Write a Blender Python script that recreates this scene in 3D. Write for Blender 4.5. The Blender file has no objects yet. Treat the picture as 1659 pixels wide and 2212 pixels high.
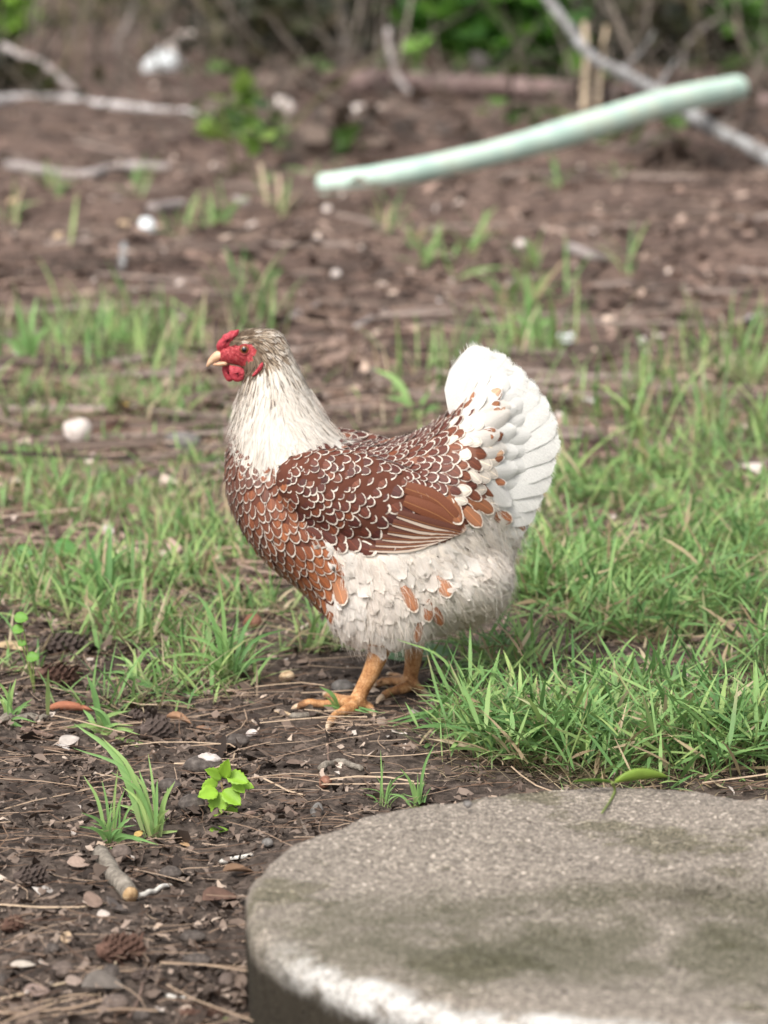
import bpy, math, random
import numpy as np
from mathutils import Vector, Matrix, Quaternion
from mathutils.bvhtree import BVHTree

random.seed(7)
rng = np.random.default_rng(7)
scene = bpy.context.scene
COL = scene.collection

# ------------------------------------------------------------------ camera, sky, sun, exposure
CAM_H = 0.78
CAM_D = 3.466
PITCH = math.radians(9.5)
FPX = 7374.0            # focal length in units of a 1659 x 2212 frame

cam_data = bpy.data.cameras.new("camera")
cam_data.sensor_fit = 'VERTICAL'
cam_data.sensor_height = 36.0
cam_data.sensor_width = 27.0
cam_data.lens = 120.0
cam_data.clip_start = 0.05
cam_data.clip_end = 500.0
cam_data.dof.use_dof = True
cam_data.dof.focus_distance = 3.17
cam_data.dof.aperture_fstop = 7.8
cam = bpy.data.objects.new("camera", cam_data)
cam.location = (0, -CAM_D, CAM_H)
cam.rotation_euler = (math.radians(90) - PITCH, 0, 0)
COL.objects.link(cam)
scene.camera = cam

SUN_EL, SUN_AZ = math.radians(50), math.radians(207)    # azimuth: clockwise from +y
world = bpy.data.worlds.new("World")
scene.world = world
world.use_nodes = True
wn = world.node_tree
wn.nodes.clear()
w_out = wn.nodes.new("ShaderNodeOutputWorld")
w_bg = wn.nodes.new("ShaderNodeBackground")
w_hs = wn.nodes.new("ShaderNodeHueSaturation")
w_sky = wn.nodes.new("ShaderNodeTexSky")
w_sky.sky_type = 'NISHITA'
w_sky.sun_disc = False
w_sky.sun_elevation = SUN_EL
w_sky.sun_rotation = SUN_AZ
w_sky.air_density = 1.0
w_sky.dust_density = 4.0
w_sky.ozone_density = 1.0
w_hs.inputs["Saturation"].default_value = 0.14
w_bg.inputs["Strength"].default_value = 0.115
wn.links.new(w_sky.outputs[0], w_hs.inputs["Color"])
wn.links.new(w_hs.outputs[0], w_bg.inputs["Color"])
wn.links.new(w_bg.outputs[0], w_out.inputs["Surface"])

sun_data = bpy.data.lights.new("sun", 'SUN')
sun_data.energy = 1.5
sun_data.angle = math.radians(24)
sun_data.color = (1.0, 0.95, 0.88)
sun = bpy.data.objects.new("sun", sun_data)
_sd = Vector((math.sin(SUN_AZ) * math.cos(SUN_EL), math.cos(SUN_AZ) * math.cos(SUN_EL), math.sin(SUN_EL)))
sun.rotation_euler = _sd.to_track_quat('Z', 'Y').to_euler()
sun.location = _sd * 10
COL.objects.link(sun)

scene.view_settings.view_transform = 'Standard'
scene.view_settings.look = 'None'
scene.view_settings.gamma = 1.0
scene.view_settings.exposure = 1.15
scene.render.engine = 'CYCLES'
scene.cycles.use_denoising = True
scene.cycles.max_bounces = 6
scene.cycles.diffuse_bounces = 3
scene.cycles.transparent_max_bounces = 4
scene.cycles.caustics_reflective = False
scene.cycles.caustics_refractive = False

# ------------------------------------------------------------------ geometry of the view (used only to measure places)
CP = np.array([0, -CAM_D, CAM_H])
FWD = np.array([0, math.cos(PITCH), -math.sin(PITCH)])
UPV = np.array([0, math.sin(PITCH), math.cos(PITCH)])


def ray(dx, dy):
    dx, dy = np.asarray(dx, float), np.asarray(dy, float)
    x = dx - 829.5
    v = -(dy - 1106.0)
    return np.stack([x, FPX * FWD[1] + v * UPV[1], FPX * FWD[2] + v * UPV[2]], -1)


def on_z(dx, dy, z=0.0):
    d = ray(dx, dy)
    t = (z - CAM_H) / d[..., 2]
    return CP + d * t[..., None]


def on_y(dx, dy, y=0.0):
    d = ray(dx, dy)
    t = (y + CAM_D) / d[..., 1]
    return CP + d * np.asarray(t)[..., None]


def proj(p):
    q = np.asarray(p, float) - CP
    w = q @ FWD
    return np.stack([829.5 + FPX * q[..., 0] / w, 1106.0 - FPX * (q @ UPV) / w], -1)


_gk = rng.normal(size=(26, 2))
_gf = np.concatenate([np.full(8, 3.0), np.full(9, 11.0), np.full(9, 34.0)])
_ga = np.concatenate([np.full(8, 0.0045), np.full(9, 0.0018), np.full(9, 0.0008)])
_gp = rng.uniform(0, 6.28, 26)


def gh(x, y):
    """Height of the ground."""
    x, y = np.asarray(x, float), np.asarray(y, float)
    h = np.zeros(np.broadcast(x, y).shape)
    for k, f, a, p in zip(_gk, _gf, _ga, _gp):
        h = h + a * np.sin(f * (k[0] * x + k[1] * y) + p)
    far = np.clip((y - 1.0) / 8.0, 0, 1)
    h = h * (1 + 2.0 * far)
    calm = np.exp(-((x - 0.0) ** 2 + y ** 2) / 0.05)
    return h * (1 - 0.85 * calm)


def on_ground(dx, dy):
    p = on_z(dx, dy, 0.0)
    for _ in range(3):
        p = on_z(dx, dy, gh(p[..., 0], p[..., 1])) if np.ndim(dx) == 0 else _og(dx, dy, p)
    return p


def _og(dx, dy, p):
    d = ray(dx, dy)
    t = (gh(p[..., 0], p[..., 1]) - CAM_H) / d[..., 2]
    return CP + d * t[..., None]


def gp(dx, dy):
    """Place on the uneven ground seen at a frame place."""
    p = on_z(dx, dy, 0.0)
    for _ in range(5):
        p = on_z(dx, dy, float(gh(p[0], p[1])))
    return p


def px_to_m(th, p):
    """Width of th frame units at the place p."""
    return th * float((np.asarray(p) - CP) @ FWD) / FPX


# ------------------------------------------------------------------ object helpers
def link(o, parent=None):
    COL.objects.link(o)
    if parent is not None:
        o.parent = parent
    return o


def tag(o, label=None, cat=None, group=None, kind=None):
    if label: o['label'] = label
    if cat: o['category'] = cat
    if group: o['group'] = group
    if kind: o['kind'] = kind
    return o


def empty(name, loc):
    o = bpy.data.objects.new(name, None)
    o.empty_display_size = 0.02
    o.location = loc
    return link(o)


def mesh_data(name, V, F, uv=None, cols=None, smooth=True):
    """V (n,3); F an (m,k) array or a list of tuples; uv per vertex; cols {name: (n,3)}."""
    me = bpy.data.meshes.new(name)
    V = np.asarray(V, np.float32)
    if isinstance(F, np.ndarray):
        m, k = F.shape
        me.vertices.add(len(V))
        me.vertices.foreach_set("co", V.ravel())
        me.loops.add(m * k)
        me.loops.foreach_set("vertex_index", F.astype(np.int32).ravel())
        me.polygons.add(m)
        me.polygons.foreach_set("loop_start", (np.arange(m) * k).astype(np.int32))
        me.update(calc_edges=True)
    else:
        me.from_pydata([tuple(map(float, v)) for v in V], [], [tuple(int(i) for i in f) for f in F])
        me.update()
    if uv is not None:
        li = np.empty(len(me.loops), np.int32)
        me.loops.foreach_get("vertex_index", li)
        ul = me.uv_layers.new(name="UVMap")
        ul.data.foreach_set("uv", np.asarray(uv, np.float32)[li].ravel())
    for cn, c in (cols or {}).items():
        a = me.color_attributes.new(cn, 'FLOAT_COLOR', 'POINT')
        c = np.asarray(c, np.float32)
        if c.ndim == 1:
            c = np.broadcast_to(c, (len(V), 3))
        a.data.foreach_set("color", np.concatenate([c, np.ones((len(V), 1), np.float32)], 1).ravel())
    if smooth:
        me.polygons.foreach_set("use_smooth", np.ones(len(me.polygons), bool))
    return me


def obj(name, V, F, mat, parent=None, loc=None, uv=None, cols=None, smooth=True):
    V = np.asarray(V, float)
    if loc is not None:
        V = V - np.asarray(loc)
    me = mesh_data(name, V, F, uv, cols, smooth)
    me.materials.append(mat)
    o = bpy.data.objects.new(name, me)
    if loc is not None:
        o.location = loc
    return link(o, parent)


def part(name, V, F, mat, parent, **kw):
    """A child mesh given in world coordinates; the parent has a location only."""
    V = np.asarray(V, float) - np.array(parent.matrix_basis.translation if parent.parent is None else
                                        parent.matrix_basis.translation + parent.parent.matrix_basis.translation)
    return obj(name, V, F, mat, parent, **kw)


def join(parts):
    V, F, C, n = [], [], [], 0
    for v, f, c in parts:
        V.append(v); F.append(f + n); C.append(c); n += len(v)
    return np.concatenate(V), np.concatenate(F), np.concatenate(C)


class MB:
    """Collects pieces into one mesh."""
    def __init__(s): s.V, s.F, s.n = [], [], 0
    def add(s, V, F):
        s.V.append(np.asarray(V, float)); s.F += [tuple(i + s.n for i in f) for f in F]; s.n += len(V); return s
    def get(s): return np.concatenate(s.V), s.F


def grid_faces(r, c, wrap=False):
    F = []
    for i in range(r - 1):
        for j in range(c if wrap else c - 1):
            k = (j + 1) % c
            F.append((i * c + j, i * c + k, (i + 1) * c + k, (i + 1) * c + j))
    return F


def catmull(P, n):
    P = np.asarray(P, float)
    if len(P) < 3:
        t = np.linspace(0, 1, n)[:, None]
        return P[0] * (1 - t) + P[-1] * t
    Q = np.vstack([2 * P[0] - P[1], P, 2 * P[-1] - P[-2]])
    out = []
    for u in np.linspace(0, len(P) - 1, n):
        i = min(int(u), len(P) - 2); t = u - i
        a, b, c, d = Q[i], Q[i + 1], Q[i + 2], Q[i + 3]
        out.append(0.5 * (2 * b + (c - a) * t + (2 * a - 5 * b + 4 * c - d) * t ** 2 + (3 * b - a - 3 * c + d) * t ** 3))
    return np.array(out)


def tube(path, radii, seg=10, wob=0.0, cap=True, flat=1.0):
    P = np.asarray(path, float)
    n = len(P)
    R = np.interp(np.linspace(0, 1, n), np.linspace(0, 1, len(np.atleast_1d(radii))), np.atleast_1d(radii))
    T = np.gradient(P, axis=0)
    T /= np.linalg.norm(T, axis=1)[:, None] + 1e-12
    ref = np.array([0, 0, 1.0]) if abs(T[0][2]) < 0.9 else np.array([1.0, 0, 0])
    V = []
    for i in range(n):
        a = np.cross(T[i], ref); a /= np.linalg.norm(a) + 1e-12
        b = np.cross(a, T[i])
        ref = b
        for j in range(seg):
            th = 2 * math.pi * j / seg
            r = R[i] * (1 + wob * rng.normal())
            V.append(P[i] + a * math.cos(th) * r + b * math.sin(th) * r * flat)
    F = grid_faces(n, seg, True)
    F = [f[::-1] for f in F]
    if cap:
        V += [P[0] - T[0] * R[0] * .15, P[-1] + T[-1] * R[-1] * .15]
        c0, c1 = n * seg, n * seg + 1
        for j in range(seg):
            F.append((c0, j, (j + 1) % seg))
            F.append((c1, (n - 1) * seg + (j + 1) % seg, (n - 1) * seg + j))
    return np.array(V), F


def ball(c, r, rot=None, nu=16, nv=10):
    V, F = [], []
    for i in range(nv + 1):
        ph = math.pi * i / nv
        for j in range(nu):
            th = 2 * math.pi * j / nu
            V.append((math.sin(ph) * math.cos(th), math.sin(ph) * math.sin(th), math.cos(ph)))
    V = np.array(V) * np.asarray(r, float)
    if rot is not None:
        V = V @ np.array(rot.to_matrix() if hasattr(rot, 'to_matrix') else rot).T
    return V + np.asarray(c, float), [f[::-1] for f in grid_faces(nv + 1, nu, True)]


def rz(a):
    c, s = math.cos(a), math.sin(a)
    return np.array([[c, -s, 0], [s, c, 0], [0, 0, 1.0]])


def rot3(ax, ay, az):
    return np.array(Matrix.Rotation(az, 3, 'Z') @ Matrix.Rotation(ay, 3, 'Y') @ Matrix.Rotation(ax, 3, 'X'))


# ------------------------------------------------------------------ materials
def new_mat(name):
    m = bpy.data.materials.new(name)
    m.use_nodes = True
    nt = m.node_tree
    nt.nodes.clear()
    return m, nt


class NT:
    def __init__(s, nt): s.nt = nt
    def n(s, t, **kw):
        nd = s.nt.nodes.new(t)
        for k, v in kw.items():
            if k in nd.inputs.keys(): s.set(nd.inputs[k], v)
            else: setattr(nd, k, v)
        return nd
    def set(s, sock, v):
        if isinstance(v, bpy.types.NodeSocket): s.nt.links.new(v, sock)
        elif isinstance(v, tuple) and len(v) == 3 and sock.type == 'RGBA': sock.default_value = (*v, 1)
        else: sock.default_value = v
    def math(s, op, a, b=0.0, clamp=False):
        nd = s.nt.nodes.new("ShaderNodeMath"); nd.operation = op; nd.use_clamp = clamp
        s.set(nd.inputs[0], a); s.set(nd.inputs[1], b)
        return nd.outputs[0]
    def mix(s, f, a, b, mode='MIX'):
        nd = s.nt.nodes.new("ShaderNodeMix"); nd.data_type = 'RGBA'; nd.blend_type = mode
        s.set(nd.inputs["Factor"], f); s.set(nd.inputs["A"], a); s.set(nd.inputs["B"], b)
        return nd.outputs["Result"]
    def noise(s, scale, vec=None, detail=4.0, rough=0.6, dist=0.0):
        nd = s.nt.nodes.new("ShaderNodeTexNoise")
        nd.inputs["Scale"].default_value = scale; nd.inputs["Detail"].default_value = detail
        nd.inputs["Roughness"].default_value = rough; nd.inputs["Distortion"].default_value = dist
        if vec is not None: s.nt.links.new(vec, nd.inputs["Vector"])
        return nd.outputs["Fac"]
    def ramp(s, f, stops):
        nd = s.nt.nodes.new("ShaderNodeValToRGB")
        while len(nd.color_ramp.elements) > 1: nd.color_ramp.elements.remove(nd.color_ramp.elements[-1])
        for i, (p, c) in enumerate(stops):
            e = nd.color_ramp.elements[0] if i == 0 else nd.color_ramp.elements.new(p)
            e.position = p
            e.color = (*c, 1) if isinstance(c, tuple) else (c, c, c, 1)
        s.set(nd.inputs[0], f)
        return nd.outputs["Color"]
    def step(s, x, a, b):
        nd = s.nt.nodes.new("ShaderNodeMapRange"); nd.interpolation_type = 'SMOOTHSTEP'
        s.set(nd.inputs["Value"], x)
        nd.inputs["From Min"].default_value = a; nd.inputs["From Max"].default_value = b
        return nd.outputs["Result"]
    def bump(s, h, strength=0.3, dist=0.01):
        nd = s.nt.nodes.new("ShaderNodeBump")
        nd.inputs["Strength"].default_value = strength; nd.inputs["Distance"].default_value = dist
        s.nt.links.new(h, nd.inputs["Height"])
        return nd.outputs["Normal"]
    def attr(s, name):
        nd = s.nt.nodes.new("ShaderNodeAttribute"); nd.attribute_name = name
        return nd.outputs["Color"]
    def obj(s):
        return s.nt.nodes.new("ShaderNodeTexCoord").outputs["Object"]
    def finish(s, color, rough=0.8, normal=None, spec=0.3, transl=0.0, sss=0.0):
        b = s.nt.nodes.new("ShaderNodeBsdfPrincipled")
        s.set(b.inputs["Base Color"], color); s.set(b.inputs["Roughness"], rough)
        b.inputs["Specular IOR Level"].default_value = spec
        if sss:
            b.inputs["Subsurface Weight"].default_value = sss
            b.inputs["Subsurface Scale"].default_value = 0.004
            b.inputs["Subsurface Radius"].default_value = (1, .4, .25)
        if normal is not None: s.nt.links.new(normal, b.inputs["Normal"])
        out = s.nt.nodes.new("ShaderNodeOutputMaterial")
        sh = b.outputs[0]
        if transl:
            t = s.nt.nodes.new("ShaderNodeBsdfTranslucent"); s.set(t.inputs["Color"], color)
            mx = s.nt.nodes.new("ShaderNodeMixShader"); mx.inputs[0].default_value = transl
            s.nt.links.new(sh, mx.inputs[1]); s.nt.links.new(t.outputs[0], mx.inputs[2]); sh = mx.outputs[0]
        s.nt.links.new(sh, out.inputs["Surface"])


def mottle(name, stops, scale, rough=0.85, bump=0.4, bscale=None, bdist=0.004, spec=0.25, stretch=None, transl=0.0, sss=0.0):
    """A colour that varies with noise over the object, with relief."""
    m, nt = new_mat(name); N = NT(nt)
    vec = N.obj()
    if stretch:
        mp = N.n("ShaderNodeMapping"); nt.links.new(vec, mp.inputs[0]); mp.inputs["Scale"].default_value = stretch
        vec = mp.outputs[0]
    f = N.noise(scale, vec, 6, 0.65)
    k = len(stops)
    col = N.ramp(f, [(0.3 + 0.4 * i / max(1, k - 1), c) for i, c in enumerate(stops)])
    h = N.noise(bscale or scale * 3, vec, 5, 0.65)
    N.finish(col, rough, N.bump(h, bump, bdist), spec, transl, sss)
    return m


def tinted(name, rough=0.8, spec=0.25, transl=0.0, nscale=60.0, var=0.35, bump=0.0, bdist=0.002):
    """Colour from the mesh's own 'tint' attribute with a little fine variation."""
    m, nt = new_mat(name); N = NT(nt)
    f = N.noise(nscale, N.obj(), 4, 0.6)
    g = N.math('MULTIPLY_ADD', f, 2 * var); nt.nodes[-1].inputs[2].default_value = 1 - var
    col = N.mix(1.0, N.attr("tint"), g, 'MULTIPLY')
    N.finish(col, rough, N.bump(f, bump, bdist) if bump else None, spec, transl)
    return m


# ---- ground
def soil_mat():
    m, nt = new_mat("soil"); N = NT(nt)
    v = N.obj()
    sep = N.n("ShaderNodeSeparateXYZ"); nt.links.new(v, sep.inputs[0])
    n1 = N.noise(70, v, 8, 0.72, 0.4)
    n2 = N.noise(5, v, 4, 0.6)
    n3 = N.noise(260, v, 4, 0.7)
    near = N.ramp(n1, [(0.28, (0.018, 0.013, 0.011)), (0.48, (0.074, 0.057, 0.047)), (0.62, (0.15, 0.115, 0.094)), (0.78, (0.21, 0.16, 0.125))])
    far = N.ramp(N.noise(28, v, 8, 0.72, 0.3), [(0.30, (0.030, 0.021, 0.017)), (0.45, (0.104, 0.070, 0.056)), (0.58, (0.185, 0.127, 0.103)), (0.74, (0.34, 0.24, 0.195))])
    far = N.mix(N.step(N.noise(2.6, v, 5, 0.65, 0.6), 0.47, 0.62), far, N.mix(1.0, far, (0.42, 0.40, 0.40), 'MULTIPLY'))
    fy = N.step(N.math('ADD', sep.outputs[1], N.math('MULTIPLY', n2, 1.2)), 0.6, 2.4)
    col = N.mix(fy, near, far)
    col = N.mix(N.step(n2, 0.45, 0.7), col, N.mix(1.0, col, (0.62, 0.6, 0.6), 'MULTIPLY'))
    h = N.math('ADD', N.math('MULTIPLY', n1, 0.75), N.math('MULTIPLY', n3, 0.25))
    N.finish(col, 0.92, N.bump(h, 0.9, 0.008), 0.15)
    return m


M_SOIL = soil_mat()
M_LITTER = tinted("litter", 0.85, 0.2, 0.0, 120, 0.35)
M_GRASS = tinted("grass_blade", 0.55, 0.3, 0.35, 40, 0.15)
M_LEAF = tinted("green_leaf", 0.5, 0.35, 0.35, 90, 0.25, 0.3, 0.002)
M_DEADLEAF = tinted("dead_leaf", 0.75, 0.3, 0.1, 110, 0.4, 0.4, 0.002)

# ------------------------------------------------------------------ ground sheet
def build_ground():
    ys = np.concatenate([np.linspace(-14, -2.2, 24, endpoint=False), np.arange(-2.2, 0.9, 0.0085),
                         0.9 + np.cumsum(0.0095 * 1.024 ** np.arange(280))])
    ys = ys[ys < 140]
    s = np.linspace(-1, 1, 271)
    s = 0.35 * s + 0.65 * s ** 3
    W = 2.0 + 1.0 * np.maximum(ys + CAM_D, 0.8)
    X = s[None, :] * W[:, None]
    Y = np.repeat(ys[:, None], len(s), 1)
    Z = gh(X, Y)
    micro = rng.normal(size=X.shape) * 0.0016 * np.clip(1 - (Y - 1) / 3, 0.1, 1)
    Z = Z + micro
    # soil dips a little where the slab is bedded
    r, c = X.shape
    idx = np.arange(r * c).reshape(r, c)
    F = np.stack([idx[:-1, :-1], idx[:-1, 1:], idx[1:, 1:], idx[1:, :-1]], -1).reshape(-1, 4)
    o = obj("ground", np.stack([X, Y, Z], -1).reshape(-1, 3), F, M_SOIL)
    tag(o, "dark soil and brown leaf mould ground of the yard", None, None, 'structure')


build_ground()

# ------------------------------------------------------------------ round concrete slab
SLAB_H = 0.085
_sf = on_z(1470, 1697, SLAB_H); _sn = on_z(1470, 2240, SLAB_H)
SLAB_C = np.array([(_sf[0] + _sn[0]) / 2, (_sf[1] + _sn[1]) / 2, 0.0])
_sl = on_z(523, 1905, SLAB_H)
SLAB_R = 0.5 * ((_sf[1] - _sn[1]) / 2 + (SLAB_C[0] - _sl[0]))
SLAB_C[0] = _sl[0] + SLAB_R


def slab_mat():
    m, nt = new_mat("weathered_concrete"); N = NT(nt)
    v = N.obj()
    sep = N.n("ShaderNodeSeparateXYZ"); nt.links.new(v, sep.inputs[0])
    x, y, z = sep.outputs
    rad = N.math('SQRT', N.math('ADD', N.math('MULTIPLY', x, x), N.math('MULTIPLY', y, y)))
    rel = N.math('DIVIDE', rad, SLAB_R)
    fine = N.noise(420, v, 5, 0.75)
    grit = N.n("ShaderNodeTexVoronoi"); grit.inputs["Scale"].default_value = 360; nt.links.new(v, grit.inputs["Vector"])
    big = N.noise(7, v, 5, 0.6, 0.3)
    mid = N.noise(26, v, 6, 0.65)
    base = N.ramp(fine, [(0.32, (0.095, 0.080, 0.067)), (0.5, (0.285, 0.242, 0.200)), (0.64, (0.55, 0.475, 0.40))])
    # darker aggregate grains and a few pale ones
    gcol = N.ramp(N.n("ShaderNodeSeparateColor", Color=grit.outputs["Color"]).outputs[0],
                  [(0.0, 0.35), (0.35, 0.80), (0.75, 1.0), (0.90, 1.3), (1.0, 2.3)])
    base = N.mix(0.75, base, N.mix(1.0, base, gcol, 'MULTIPLY'))
    # algae: olive film over the middle and front-left of the face
    ax = N.math('ADD', x, 0.03); ay = N.math('ADD', y, 0.10)
    ad = N.math('SQRT', N.math('ADD', N.math('MULTIPLY', N.math('MULTIPLY', ax, ax), 0.55), N.math('MULTIPLY', N.math('MULTIPLY', ay, ay), 2.4)))
    am = N.math('SUBTRACT', 1.0, N.step(N.math('ADD', ad, N.math('MULTIPLY', N.math('SUBTRACT', mid, 0.5), 0.22)), 0.13, 0.27))
    am = N.math('MULTIPLY', am, N.step(N.math('ADD', big, N.math('MULTIPLY', N.math('SUBTRACT', mid, 0.5), 0.5)), 0.30, 0.52))
    algae = N.ramp(fine, [(0.32, (0.036, 0.034, 0.020)), (0.52, (0.115, 0.105, 0.068)), (0.66, (0.34, 0.31, 0.235))])
    col = N.mix(N.math('MULTIPLY', am, 0.85), base, algae)
    # grey stain and moss spots
    col = N.mix(N.math('MULTIPLY', N.step(N.noise(9, v, 6, 0.65), 0.54, 0.64), 0.75), col, N.mix(1.0, col, (0.5, 0.52, 0.40), 'MULTIPLY'))
    # bleached worn lip with light sheen painted in, facing the front
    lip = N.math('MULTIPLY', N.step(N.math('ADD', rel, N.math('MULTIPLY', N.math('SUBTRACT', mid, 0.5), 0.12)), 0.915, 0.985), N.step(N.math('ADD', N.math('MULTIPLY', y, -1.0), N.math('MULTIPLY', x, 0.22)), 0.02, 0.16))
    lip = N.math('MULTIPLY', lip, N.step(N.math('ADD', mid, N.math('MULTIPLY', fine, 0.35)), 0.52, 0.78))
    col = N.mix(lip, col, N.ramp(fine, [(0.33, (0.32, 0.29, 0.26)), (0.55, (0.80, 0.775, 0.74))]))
    # side wall's shade painted in with soil-dark tones
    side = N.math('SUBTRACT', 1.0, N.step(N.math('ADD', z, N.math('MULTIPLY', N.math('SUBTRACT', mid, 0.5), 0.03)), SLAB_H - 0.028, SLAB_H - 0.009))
    shade_col = N.ramp(fine, [(0.3, (0.014, 0.011, 0.007)), (0.55, (0.042, 0.034, 0.023)), (0.75, (0.13, 0.108, 0.078))])
    col = N.mix(side, col, shade_col)
    pit = N.n('ShaderNodeTexVoronoi'); pit.inputs['Scale'].default_value = 62; nt.links.new(v, pit.inputs['Vector'])
    pm = N.math('SUBTRACT', 1.0, N.step(N.math('ADD', pit.outputs['Distance'], N.math('MULTIPLY', N.math('SUBTRACT', mid, 0.5), 0.5)), 0.06, 0.17))
    col = N.mix(N.math('MULTIPLY', pm, 0.6), col, N.mix(1.0, col, (0.34, 0.31, 0.28), 'MULTIPLY'))
    h = N.math('SUBTRACT', N.math('ADD', fine, N.math('MULTIPLY', grit.outputs["Distance"], 0.6)), pm)
    N.finish(col, 0.9, N.bump(h, 0.75, 0.004), 0.2)
    return m


def build_slab():
    na, V = 220, []
    prof = [(0.0, SLAB_H)] + [(q, SLAB_H) for q in np.linspace(0.06, 0.86, 34)]
    rr = 0.013 / SLAB_R
    for a in np.linspace(0, 90, 9):
        prof.append((1 - rr + rr * math.sin(math.radians(a)), SLAB_H - 0.013 + 0.013 * math.cos(math.radians(a))))
    prof += [(1.0, SLAB_H - 0.030), (0.998, SLAB_H - 0.055), (0.99, 0.0), (0.985, -0.05)]
    for pr, pz in prof:
        for j in range(na):
            th = 2 * math.pi * j / na
            w = 1 + 0.010 * math.sin(3 * th + 1) + 0.007 * math.sin(7 * th + 2.2) + 0.003 * math.sin(17 * th) + (0.0022 * rng.normal() if pr > .9 else 0)
            x, y = pr * w * SLAB_R * math.cos(th), pr * w * SLAB_R * math.sin(th)
            z = pz + (0.0022 * math.sin(23 * x + 3) * math.sin(19 * y + 1) + 0.0007 * rng.normal()) * (1 if pz > 0.03 else 0)
            if pr > 0.85:
                z -= 0.006 * max(0, math.sin(5 * th + 0.6)) * max(0, math.sin(11 * th)) * (1 if pz > .03 else 0)
            V.append((x, y, z))
    F = [f[::-1] for f in grid_faces(len(prof), na, True)]
    F = [f[::-1] for f in F]
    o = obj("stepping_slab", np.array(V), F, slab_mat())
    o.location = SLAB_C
    tag(o, "round weathered concrete slab with bleached front edge, painted sheen and olive stains", "concrete slab")


build_slab()


def in_slab(x, y, m=0.0):
    return (x - SLAB_C[0]) ** 2 + (y - SLAB_C[1]) ** 2 < (SLAB_R + m) ** 2


# ------------------------------------------------------------------ the hen
def Q(dx, dy, y=0.0):
    return on_y(dx, dy, y)


def lut(f, cols):
    """piecewise-linear colour."""
    return np.stack([np.interp(f, np.linspace(0, 1, len(cols)), [c[i] for c in cols]) for i in range(3)], -1)


def loft_x(rows, seg=28, e=2.25):
    V = []
    for dx, top, bot, hw in rows:
        pt, pb = Q(dx, top), Q(dx, bot)
        zc, hz = (pt[2] + pb[2]) / 2, (pt[2] - pb[2]) / 2
        for j in range(seg):
            th = 2 * math.pi * j / seg
            c, s = math.cos(th), math.sin(th)
            V.append((pt[0] * .5 + pb[0] * .5, hw * 1e-3 * math.copysign(abs(c) ** (2 / e), c), zc + hz * math.copysign(abs(s) ** (2 / e), s)))
    n = len(rows)
    F = grid_faces(n, seg, True)
    V += [np.mean(V[:seg], 0), np.mean(V[-seg:], 0)]
    for j in range(seg):
        F.append((n * seg, (j + 1) % seg, j)); F.append((n * seg + 1, (n - 1) * seg + j, (n - 1) * seg + (j + 1) % seg))
    return np.array(V, float), F


def loft_z(rows, seg=28):
    V = []
    for dy, x0, x1, hw in rows:
        a, b = Q(x0, dy), Q(x1, dy)
        cx, hx = (a[0] + b[0]) / 2, (b[0] - a[0]) / 2
        for j in range(seg):
            th = 2 * math.pi * j / seg
            V.append((cx + hx * math.cos(th), hw * 1e-3 * math.sin(th), a[2]))
    n = len(rows)
    F = [f[::-1] for f in grid_faces(n, seg, True)]
    V += [np.mean(V[:seg], 0), np.mean(V[-seg:], 0)]
    for j in range(seg):
        F.append((n * seg, j, (j + 1) % seg)); F.append((n * seg + 1, (n - 1) * seg + (j + 1) % seg, (n - 1) * seg + j))
    return np.array(V, float), F


HP = 0.000475   # metres per frame unit on the hen


def qball(dx, dy, y, rx, ry, rz_, ang=0.0):
    p = Q(dx, dy, y)
    return ball(p, (rx, ry, rz_), np.array(Matrix.Rotation(ang, 3, 'Y')), 24, 14)


NEAR_HUB = on_z(771, 1524, 0.010)
FAR_HUB = on_z(886, 1480, 0.010)


def foot_pts(lst, zs):
    return [on_z(a, b, z) for (a, b), z in zip(lst, zs)]


NEAR_TOES = [foot_pts([(768, 1522), (738, 1518), (700, 1521), (664, 1519), (642, 1529)], (.014, .012, .009, .010, .004)),
             foot_pts([(768, 1526), (742, 1536), (722, 1548), (710, 1568)], (.013, .011, .008, .004)),
             foot_pts([(768, 1520), (745, 1512), (722, 1506), (704, 1503)], (.013, .010, .008, .004)),
             foot_pts([(772, 1520), (794, 1524), (805, 1541)], (.013, .008, .003))]
FAR_TOES = [foot_pts([(884, 1478), (858, 1472), (830, 1472), (808, 1482)], (.013, .011, .009, .004)),
            foot_pts([(884, 1482), (860, 1490), (838, 1497), (822, 1511)], (.013, .011, .008, .004)),
            foot_pts([(884, 1476), (862, 1464), (842, 1460)], (.012, .009, .005)),
            foot_pts([(888, 1480), (906, 1488), (918, 1500)], (.012, .007, .003))]


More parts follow.
